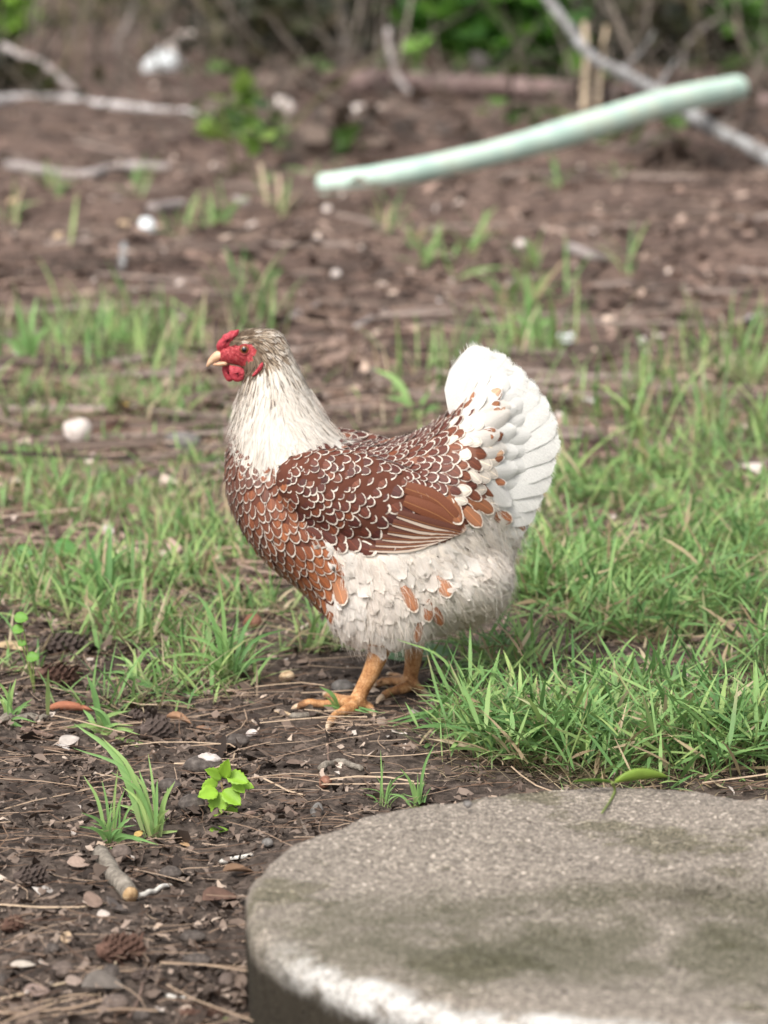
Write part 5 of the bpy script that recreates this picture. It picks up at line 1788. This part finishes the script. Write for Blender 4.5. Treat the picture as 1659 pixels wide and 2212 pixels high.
gl("fallen_leaf", 202, 1962, 46, 52, .5, (.23, .16, .125), "pinkish brown leaf below the bark stick", bend=.1, tilt=(.5, 0))
gl("fallen_leaf", 252, 1972, 50, 56, 1.2, (.11, .09, .08), "dark grey leaf beside the pinkish brown one", bend=.15, tilt=(.5, 0))
gl("fallen_leaf", 224, 1986, 30, 26, .3, (.50, .43, .38), "whitish oval leaf scrap under the dark grey leaf", bend=.05, tilt=(.4, 0))
gl("fallen_leaf", 478, 1955, 90, 60, .5, (.13, .075, .055), "big dark brown leaf against the slab's left edge", bend=.1, tilt=(.2, 0), roll=.8)
gl("fallen_leaf", 515, 1895, 70, 44, .3, (.19, .115, .07), "curled tan-brown leaf close to the slab's upper left edge", roll=1.0, bend=.1)
gl("fallen_leaf", 144, 2042, 36, 26, 1.3, (.40, .29, .19), "tan upright leaf left of the red cone", bend=.1, tilt=(.3, -.6))
gl("fallen_leaf", 224, 2150, 96, 70, .1, (.135, .115, .10), "grey folded leaf above the round brown nut", bend=.1, fold=.6, tilt=(.3, 0))
gl("fallen_leaf", 160, 2132, 40, 36, .3, (.30, .23, .19), "pinkish leaf scrap under the brown ribbed nut", bend=.1, tilt=(.4, 0))
gl("fallen_leaf", 400, 1835, 30, 18, -.8, (.42, .27, .15), "orange-tan pointed leaf sliver below the front tuft", bend=.1)
gl("fallen_leaf", 300, 1815, 26, 18, .8, (.50, .34, .12), "yellow leaf sliver at the tuft's foot", bend=.1, tilt=(.3, -.5))
gl("fallen_leaf", 170, 1880, 50, 40, .2, (.34, .25, .20), "pale curled leaf left of the bark stick's top", bend=.2, tilt=(.4, 0))
gl("fallen_leaf", 50, 2095, 56, 26, .1, (.46, .40, .34), "pale leaf strip in the lower left", bend=.05, tilt=(.3, 0))
gl("fallen_leaf", 80, 2155, 60, 44, .4, (.26, .19, .16), "brownish leaf below the long straw at the left", bend=.1, tilt=(.4, 0))
gl("fallen_leaf", 330, 1760, 44, 28, .3, (.20, .14, .11), "brown leaf between the cracked nut and the front tuft", bend=.2, tilt=(.3, 0))
gl("fallen_leaf", 640, 1660, 46, 26, .4, (.17, .12, .095), "brown leaf on dark soil left of the forked twig", bend=.15, tilt=(.2, 0))
gl("fallen_leaf", 385, 940, 60, 36, -.2, (.35, .24, .20), "blurred pink-brown leaf beyond the grey flat stone", bend=.1)
gl("fallen_leaf", 1385, 992, 30, 22, 0, (.55, .30, .14), "small orange leaf in the right grass", bend=.1)
gl("fallen_leaf", 272, 884, 22, 20, 0, (.62, .38, .10), "small yellow-orange leaf in the left grass", bend=.1, tilt=(.6, 0))
gl("green_leaf", 473, 1803, 44, 26, .35, (.22, .36, .05), "yellow-green oval leaf lying below the seedling", group=None, mat=M_LEAF, bend=.05, tilt=(.3, 0))
gl("green_leaf", 900, 1428, 165, 70, .12, (.14, .24, .12), "broad green leaf lying behind the hen's legs", group=None, mat=M_LEAF, bend=.02, tilt=(.55, 0))
gl("green_leaf", 62, 1236, 44, 22, .0, (.38, .46, .32), "pale green oval leaf in the left grass", group=None, mat=M_LEAF, bend=.1, tilt=(.3, 0))


def slab_leaf():
    p = on_z(1385, 1682, SLAB_H + .010)
    o = empty("curled_leaf", (p[0], p[1], SLAB_H))
    tag(o, "fresh green rolled leaf lying at the slab's back edge", "leaf")
    L = px_to_m(130, p)
    V, F = leaf_mesh(L, px_to_m(36, p) / 2 * 1.5, rows=12, cols=9, roll=1.7, bend=.06)
    V[:, 0] -= L / 2
    V, F = thicken(V, F, .0005)
    V = V @ rot3(-.5, -.06, .42).T + p
    part("rolled_blade", V, F, M_LEAF, o, cols={'tint': np.array((.22, .33, .055))})
    q = on_z(1283, 1697, SLAB_H + .004)
    V, F = leaf_mesh(px_to_m(85, q), px_to_m(30, q) / 2, rows=9, cols=5, bend=.1)
    V, F = thicken(V, F, .0005)
    V = V @ rot3(.4, -.10, math.pi - .12).T + on_z(1325, 1692, SLAB_H + .010)
    part("flat_blade", V, F, M_LEAF, o, cols={'tint': np.array((.12, .24, .035))})
    st = catmull([on_z(1322, 1690, SLAB_H + .012), on_z(1328, 1708, SLAB_H + .003), on_z(1318, 1730, SLAB_H + .002), on_z(1300, 1756, SLAB_H + .002)], 12)
    v, f = tube(st, [.0014, .0009], 6)
    part("stalk", v, f, M_LEAF, o, cols={'tint': np.array((.22, .28, .08))})


slab_leaf()


def seedling():
    base = on_z(478, 1752, 0); base[2] = float(gh(base[0], base[1]))
    o = empty("seedling", base)
    tag(o, "bright lime green seedling with toothed leaves on the near soil", "seedling")
    top = on_y(478, 1690, base[1])
    v, f = tube(catmull([base - np.array([0, 0, .004]), base + (top - base) * .5 + np.array([.002, 0, 0]), top], 8), [.0014, .001], 6)
    part("stem", v, f, M_LEAF, o, cols={'tint': np.array((.30, .22, .10))})
    lv = [((478, 1712), (465, 1765), 52, 40, 0), ((470, 1710), (428, 1720), 50, 34, .004), ((482, 1708), (520, 1738), 52, 36, .002), ((484, 1680), (492, 1642), 40, 28, .006), ((490, 1674), (536, 1690), 52, 32, .006),
          ((500, 1690), (548, 1700), 44, 26, -.004), ((478, 1682), (445, 1662), 42, 26, -.006), ((488, 1735), (512, 1765), 40, 26, -.008), ((470, 1690), (436, 1700), 36, 24, -.012), ((505, 1690), (528, 1712), 40, 26, .001)]
    for (a, b), (c, d), ln, wd, dy in lv:
        p0, p1 = on_y(a, b, base[1] - dy), on_y(c, d, base[1] - dy - .010)
        ax = p1 - p0; L = np.linalg.norm(ax); ax /= L
        W = px_to_m(wd, p0) / 2
        V, F = leaf_mesh(L, W, rows=12, cols=5, serr=.22, bend=.10, fold=.25)
        n = np.array([0, -.75, .65]); n -= ax * (n @ ax); n /= np.linalg.norm(n)
        sd = np.cross(n, ax)
        V, F = thicken(V, F, .0003)
        V = V[:, :1] * ax + V[:, 1:2] * sd + V[:, 2:] * n + p0
        g = rng.uniform(.9, 1.15)
        part("leaf", V, F, M_LEAF, o, cols={'tint': np.array((.27, .46, .045)) * g})


seedling()


def tuft(dx, dy, specs, label, group="separate grass tufts"):
    """specs: frame tip offsets (tx, ty), width px, droop, shade."""
    base = gp(dx, dy)
    extra = []
    for tx, ty, wd, depth, sh in specs:
        for _ in range(2 if dy > 1250 else 1):
            k = rng.uniform(.35, .95)
            extra.append((tx * k + rng.normal(0, 22), ty * k * rng.uniform(.6, 1.1) + rng.normal(0, 10), wd * rng.uniform(.55, .85), depth + rng.normal(0, .02), float(np.clip(sh + rng.normal(0, .15), .1, 1))))
    specs = list(specs) + extra
    o = empty("grass_tuft", base)
    tag(o, label, "grass tuft", group)
    for tx, ty, wd, depth, sh in specs:
        tip = on_y(dx + tx, dy + ty, base[1] + depth)
        b0 = base + np.array([rng.normal(0, .004), rng.normal(0, .004), -.003])
        mid = (b0 + tip) / 2 + np.array([-.12 * (tip[0] - b0[0]), 0, .16 * abs(tip[0] - b0[0]) + .10 * (tip[2] - b0[2])])
        P = catmull([b0, mid, tip], 9)
        P[:, 2] = np.maximum(P[:, 2], gh(P[:, 0], P[:, 1]) + .002 * (np.arange(9) > 0))
        W = px_to_m(wd * .70, base) / 2
        T = np.gradient(P, axis=0); T /= np.linalg.norm(T, axis=1)[:, None]
        V = []
        vw = np.array([rng.normal(0, .35), -1, .25])
        for k in range(9):
            s_ = np.cross(T[k], vw); s_ /= np.linalg.norm(s_)
            nn = np.cross(s_, T[k])
            b = k / 8
            w = W * ((.45 + 1.6 * b) if b < .34 else (1 - ((b - .34) / .66) ** 1.7) + .04)
            V += [P[k] - s_ * w, P[k] - nn * w * .35, P[k] + s_ * w]
        c = lut(np.array([sh]), GREENS)[0]
        cc = np.repeat(np.array([c * (1 + .25 * k / 8) if k > 1 else c * .6 + np.array((.30, .26, .14)) * .4 for k in range(9)]), 3, 0)
        part("blade", np.array(V), grid_faces(9, 3), M_GRASS, o, cols={'tint': cc})


tuft(500, 1475, [(-120, -105, 11, 0, .6), (-75, -195, 15, .02, .45), (-28, -230, 13, .0, .7), (-55, -150, 10, .03, .8), (15, -150, 12, .02, .4), (60, -165, 15, .05, .35), (120, -118, 13, .04, .3), (-140, -60, 12, -.02, .7), (-30, -110, 8, 0, .9), (-95, -150, 9, .01, .6)],
     "tall upright grass tuft left of the hen's legs")
tuft(222, 1585, [(-35, -128, 20, 0, .45), (-30, -60, 16, 0, .55), (-88, -10, 12, -.02, .85), (60, -50, 13, .02, .8), (80, -5, 13, .0, .9), (90, 45, 12, -.04, .85), (-15, -40, 10, 0, .9)],
     "bright grass tuft right of the rolled red leaf")
tuft(330, 1808, [(-170, -245, 22, .03, .7), (-110, -215, 16, .02, .85), (-90, -140, 12, 0, .6), (-60, -120, 15, .01, .8), (-30, -145, 14, .02, .7), (10, -125, 13, .0, .6), (48, -120, 16, 0, .85), (35, -60, 14, -.01, .95), (-10, -180, 9, .02, .8), (22, -30, 12, -.02, .95)],
     "leggy grass tuft with long leaning blades left of the seedling")
tuft(240, 1825, [(-60, -150, 11, 0, .8), (-20, -140, 10, .01, .6), (-65, -70, 12, -.02, .5), (45, -60, 13, -.01, .5), (102, 0, 14, -.05, .5), (-70, -40, 10, -.03, .55), (15, -165, 8, 0, .9), (30, -120, 9, 0, .7)],
     "sprawling grass tuft just above the bark stick")
tuft(300, 1475, [(-85, -20, 10, 0, .5), (60, -40, 14, 0, .5), (150, 95, 18, -.08, .45), (-40, -60, 12, .02, .8), (-10, -75, 10, .02, .9), (40, -85, 12, .03, .7), (85, -60, 10, .02, .85), (-60, -60, 9, .03, .7), (110, -5, 12, 0, .8)],
     "low spreading grass tuft with one long arching blade at the left")
tuft(20, 1560, [(-40, -100, 12, 0, .8), (15, -95, 16, 0, .85), (30, 30, 14, -.04, .6), (-20, -60, 12, 0, .7), (50, -50, 11, .02, .6)], "grass tuft at the left edge by the grey bark twig")
tuft(735, 1545, [(-45, -62, 14, -.01, .5), (-20, -42, 14, -.02, .75), (55, -15, 14, -.01, .4), (90, -5, 12, -.01, .35), (-10, 12, 12, -.02, .8), (30, 5, 10, -.02, .7)], "small grass tuft growing between the near foot's toes")
tuft(1010, 1560, [(-155, -180, 9, 0, .75), (-130, -12, 16, -.02, .4), (-60, -75, 14, .0, .45), (-110, -60, 12, 0, .5), (60, -80, 12, 0, .6), (-190, 20, 14, -.03, .4), (-30, -140, 9, .02, .8)], "loose grass tuft just right of the hen's feet")
tuft(830, 1740, [(-8, -120, 6, 0, .7), (50, -70, 7, 0, .6), (-45, -25, 6, 0, .6), (25, -45, 6, 0, .6)], "thin sparse grass tuft left of the slab's back edge")
tuft(905, 1745, [(-40, -85, 9, 0, .7), (-15, -60, 10, 0, .75), (35, -140, 9, .01, .5), (-75, -30, 8, 0, .6), (12, -60, 8, 0, .6)], "grass tuft leaning at the slab's back edge")
tuft(215, 1310, [(-30, -150, 22, .02, .35), (25, -175, 20, .03, .3), (65, -130, 16, .03, .4), (-80, -95, 16, 0, .6), (-110, -40, 14, 0, .7), (90, -60, 14, .02, .7)], "broad-bladed grass tuft in the left lawn")
tuft(900, 905, [(-95, -110, 22, .05, .75), (-50, -45, 16, .0, .6), (30, -60, 14, .05, .6), (55, -30, 14, 0, .5)], "blurred grass tuft with one broad slanting blade behind the hen's back")
tuft(1145, 745, [(-10, -150, 24, .0, .5), (25, -90, 18, .05, .7), (-45, -70, 18, 0, .6), (60, -60, 18, 0, .6), (-90, -40, 16, 0, .7)], "tall blurred grass tuft behind and above the tail")
tuft(245, 760, [(-5, -125, 22, 0, .4), (-40, -80, 18, 0, .5), (30, -70, 18, 0, .7), (60, -40, 16, 0, .7)], "tall blurred grass tuft alone at the left")
tuft(60, 790, [(-30, -140, 20, 0, .5), (20, -150, 20, .05, .6), (50, -90, 18, 0, .6), (-60, -60, 18, 0, .5)], "blurred grass tuft at the far left behind the lawn")


def clover(dx, dy, leaves, label, col=(.17, .36, .06)):
    base = gp(dx, dy)
    o = empty("sprout", base)
    tag(o, label, "sprout", "round-leaved sprouts")
    for tx, ty, wd in leaves:
        tip = on_y(dx + tx, dy + ty, base[1] - .004)
        v, f = tube(catmull([base, (base + tip) / 2 + np.array([0, 0, .004]), tip], 6), [.0009, .0007], 5)
        part("stem", v, f, M_LEAF, o, cols={'tint': np.array((.25, .32, .10))})
        W = px_to_m(wd, base) / 2
        V, F = leaf_mesh(W * 2.1, W, rows=9, cols=5, tip=.5, bend=.12, fold=.15)
        V[:, 0] -= W
        V, F = thicken(V, F, .0003)
        V = V @ rot3(.85, 0, rng.uniform(-.3, .3)).T + tip
        part("leaf", V, F, M_LEAF, o, cols={'tint': np.array(col) * rng.uniform(.85, 1.15)})


clover(611, 2218, [(2, -54, 26), (-14, -18, 26), (20, -14, 22)], "round-leaved sprout at the foot of the slab's front side")
clover(490, 2216, [(0, -6, 24), (-18, 0, 18)], "tiny cut-leaved sprout at the bottom left of the slab")
clover(75, 1500, [(-30, -165, 28), (-36, -140, 24), (-5, -80, 26), (-28, -110, 18)], "thin sprout with pale round leaves at the left edge")
clover(120, 1225, [(-70, -30, 40), (20, -40, 46), (60, 10, 36)], "broad-leaved weed in the left grass", (.10, .25, .06))
clover(95, 450, [(30, -25, 40), (45, -10, 30)], "blurred green sprout left of the kinked grey branch")


# ------------------------------------------------------------------ undergrowth behind
def leaf_cloud(C, R, n, size, dens_cols, flat=.6):
    u = rng.normal(size=(n, 3)); u /= np.linalg.norm(u, axis=1)[:, None]
    P = C + u * np.asarray(R) * rng.uniform(.35, 1.0, (n, 1))
    a = rng.normal(size=(n, 3)); a[:, 2] *= flat; a /= np.linalg.norm(a, axis=1)[:, None]
    b = np.cross(a, rng.normal(size=(n, 3)) * .4 + np.array([0, 0, 1.0])); b /= np.linalg.norm(b, axis=1)[:, None]
    nn = np.cross(a, b)
    L = size * rng.uniform(.6, 1.3, n)
    rows = []
    for t, w, z in ((0, .12, 0), (.35, .34, .06), (.7, .27, .05), (1.0, .04, -.05)):
        c = P + a * (L * t)[:, None] + nn * (L * z)[:, None]
        rows += [c - b * (L * w)[:, None], c + b * (L * w)[:, None]]
    V = np.stack(rows, 1)
    F1 = np.array([(0, 1, 3, 2), (2, 3, 5, 4), (4, 5, 7, 6)])
    F = (F1[None] + (np.arange(n) * 8)[:, None, None]).reshape(-1, 4)
    return V.reshape(-1, 3), F, np.repeat(lut(rng.random(n), dens_cols), 8, 0)


FOL = [(.030, .075, .018), (.065, .15, .03), (.12, .25, .045)]
FOLB = [(.10, .22, .03), (.20, .38, .05), (.30, .46, .08)]


def shrub(name, dx, dy, clouds, label, cat="shrub", group=None, stems=4, stemth=9, y=None, cols=FOL, size=.07, stemmat=None):
    """clouds: frame centre, frame radii, count."""
    base = gp(dx, dy)
    o = empty(name, base)
    tag(o, label, cat, group)
    mb = []
    tops = []
    for cx, cy, rx, ry, n in clouds:
        c = on_y(cx, cy, base[1] + rng.uniform(-.05, .05))
        mb.append(leaf_cloud(c, (px_to_m(rx, c), px_to_m(rx, c) * .7, px_to_m(ry, c)), n, size, cols))
        tops.append(c)
    V, F, C = join(mb)
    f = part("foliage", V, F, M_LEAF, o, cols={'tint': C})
    tag(f, kind='stuff')
    for k in range(stems):
        t = tops[k % len(tops)] + rng.normal(0, .05, 3)
        b = base + np.array([rng.normal(0, .03), rng.normal(0, .03), -.02])
        r = px_to_m(stemth, base) / 2
        v, f = tube(catmull([b, (b + t) / 2 + rng.normal(0, .03, 3), t], 8), [r, r * .5], 6)
        part("stem", v, f, stemmat or M_STALK, o)
    return o


shrub("leafy_sprout", 515, 375, [(512, 195, 34, 38, 10), (525, 235, 44, 34, 11), (462, 288, 32, 20, 6), (540, 290, 38, 22, 7)], "bright leafy sprout standing left of the foam tube", "sprout", stems=4, stemth=6, cols=[(.10, .19, .04), (.19, .31, .06), (.30, .42, .10)], size=.085, stemmat=M_OLIVE)
shrub("leafy_bush", 1110, 192, [(990, 55, 90, 45, 60), (1090, 85, 110, 55, 80), (1165, 45, 90, 60, 80), (1195, 130, 45, 50, 40), (1060, -20, 160, 50, 130), (940, 60, 60, 40, 40)], "dark green leafy bush above the log", "bush", stems=6, stemth=8, size=.19, cols=[(.03, .08, .018), (.08, .20, .035), (.19, .38, .06)], stemmat=M_OLIVE)
shrub("leafy_bush", 40, 120, [(20, 10, 60, 45, 60), (45, 45, 45, 30, 35), (-20, 60, 60, 60, 60)], "bright green bush in the top left corner", "bush", stems=4, stemth=9, cols=FOLB, size=.12)
shrub("leafy_bush", 1650, 150, [(1650, 70, 50, 50, 50), (1690, 110, 60, 50, 50), (1600, 20, 60, 40, 40)], "green bush at the right edge", "bush", stems=4, stemth=8, size=.12)
shrub("leafy_bush", 620, 60, [(600, 10, 140, 45, 110), (500, 30, 90, 40, 60), (760, 20, 120, 40, 80)], "dark low bush at the top, left of centre", "bush", stems=6, stemth=8, cols=[(.02, .04, .012), (.045, .085, .022), (.08, .13, .03)], size=.12)
shrub("leafy_bush", 250, 70, [(200, 10, 120, 45, 90), (320, 20, 90, 45, 60), (120, 40, 60, 30, 30)], "olive bush at the top behind the curved branch", "bush", stems=6, stemth=8, cols=[(.035, .05, .015), (.08, .10, .025), (.14, .15, .04)], size=.11)
shrub("leafy_bush", 1450, 60, [(1420, 0, 130, 50, 100), (1540, 30, 90, 40, 60)], "olive bush at the top right behind the lichen branch", "bush", stems=6, stemth=8, cols=[(.03, .045, .015), (.07, .09, .03), (.12, .14, .04)], size=.11)
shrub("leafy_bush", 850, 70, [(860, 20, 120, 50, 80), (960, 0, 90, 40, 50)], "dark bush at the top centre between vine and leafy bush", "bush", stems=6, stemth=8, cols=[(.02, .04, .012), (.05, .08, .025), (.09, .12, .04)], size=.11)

STEMX = [(105, 190, 90, -40, 11, "olive"), (165, 175, 172, -40, 8, "olive"), (240, 120, 300, -40, 15, "grey"), (300, 130, 400, -60, 10, "olive"), (455, 150, 470, -50, 10, "olive"), (560, 120, 545, -60, 9, "grey"), (668, 130, 660, -60, 12, "olive"),
         (730, 140, 742, -60, 10, "grey"), (815, 120, 800, -60, 9, "grey"), (905, 130, 925, -60, 9, "olive"), (960, 160, 1010, 60, 11, "grey"), (1330, 120, 1400, -60, 15, "grey"), (1375, 130, 1350, -60, 9, "olive"), (1470, 150, 1580, -20, 13, "grey"), (1530, 160, 1500, -60, 9, "olive"), (1600, 140, 1640, -60, 10, "olive")]
STEMW = ["first", "second", "third", "fourth", "fifth", "sixth", "seventh", "eighth", "ninth", "tenth", "eleventh", "twelfth", "thirteenth", "fourteenth", "fifteenth", "sixteenth"]
for k, (bx, by, tx, ty, th, c) in enumerate(STEMX):
    b = on_z(bx, by, 0); b[2] = float(gh(b[0], b[1])) - .02
    t = on_y(tx, ty, b[1] + .1)
    t = b + (t - b) * 1.6
    r = px_to_m(th * .62, b) / 2
    v, f = tube(catmull([b, b + (t - b) * .3 + rng.normal(0, .06, 3), b + (t - b) * .65 + rng.normal(0, .09, 3), t], 16), [r, r * .6], 7, .06)
    o = obj("bare_stem", v, f, M_OLIVE if c == "olive" else M_FARGREY, loc=b)
    tag(o, "%s bare stem of the undergrowth, %s from the left" % ("greenish" if c == "olive" else "grey", STEMW[k]), "stem", "bare stems of the undergrowth")


def build_undergrowth():
    parts = []
    for i in range(210):
        x = rng.uniform(-1, 1)
        front = 16.0 + 3.0 * math.sin(3.1 * x + .7) + 1.6 * math.sin(9 * x + 2)
        y = front + rng.exponential(4.0)
        x = x * (.17 * (y + CAM_D) + 1.6)
        h = rng.uniform(.25, 1.5) * min(1.0, .35 + (y - front) * .16)
        if y < 23 and -80 < proj(np.array([x, y, 0.0]))[0] < 500: continue
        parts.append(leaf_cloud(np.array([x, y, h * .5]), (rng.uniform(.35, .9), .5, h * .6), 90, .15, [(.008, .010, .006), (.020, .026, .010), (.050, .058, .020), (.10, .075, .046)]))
    V, F, C = join(parts)
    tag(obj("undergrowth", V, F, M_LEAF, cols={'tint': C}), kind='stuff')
    # low leaves and weeds straggling out over the litter in front of it
    parts = []
    for i in range(80):
        y = rng.uniform(9.0, 19); x = rng.uniform(-1, 1) * (.16 * (y + CAM_D) + .6)
        q = proj(np.array([x, y, 0.0]))
        if q[0] < 480 and 120 < q[1] < 420: continue
        z = float(gh(x, y))
        g = rng.random()
        cols = [(.03, .06, .018), (.08, .15, .035), (.17, .27, .07)] if g < .38 else [(.035, .026, .02), (.10, .072, .056), (.24, .18, .145)]
        parts.append(leaf_cloud(np.array([x, y, z + .05]), (rng.uniform(.10, .35), .25, rng.uniform(.05, .16)), 16 if g < .38 else 26, .11, cols, .4))
    V, F, C = join(parts)
    tag(obj("low_weeds_and_leaves", V, F, M_LEAF, cols={'tint': C}), kind='stuff')
    # dry stems and twigs tangled in front of it
    n = 1500
    y = rng.uniform(10.0, 25, n); x = rng.uniform(-1, 1, n) * (.16 * (y + CAM_D) + .8)
    P = np.stack([x, y, gh(x, y) + rng.uniform(0, .2, n) * (y > 12)], -1)
    c = lut(rng.random(n), [(.024, .020, .014), (.06, .05, .034), (.125, .10, .08), (.26, .215, .18)])
    lean = np.where(rng.random(n) < np.clip((19 - y) / 9, .15, .9), rng.uniform(1.0, 1.6, n), rng.uniform(.25, 1.25, n))
    V, F, C = blades(P, rng.uniform(0, 6.28, n), lean, rng.uniform(-.6, .7, n), rng.uniform(.25, 1.1, n), rng.uniform(.004, .012, n), c * .8, c, c, 5)
    tag(obj("dry_brush", V, F, M_GRASS, cols={'tint': C}), kind='stuff')


build_undergrowth()
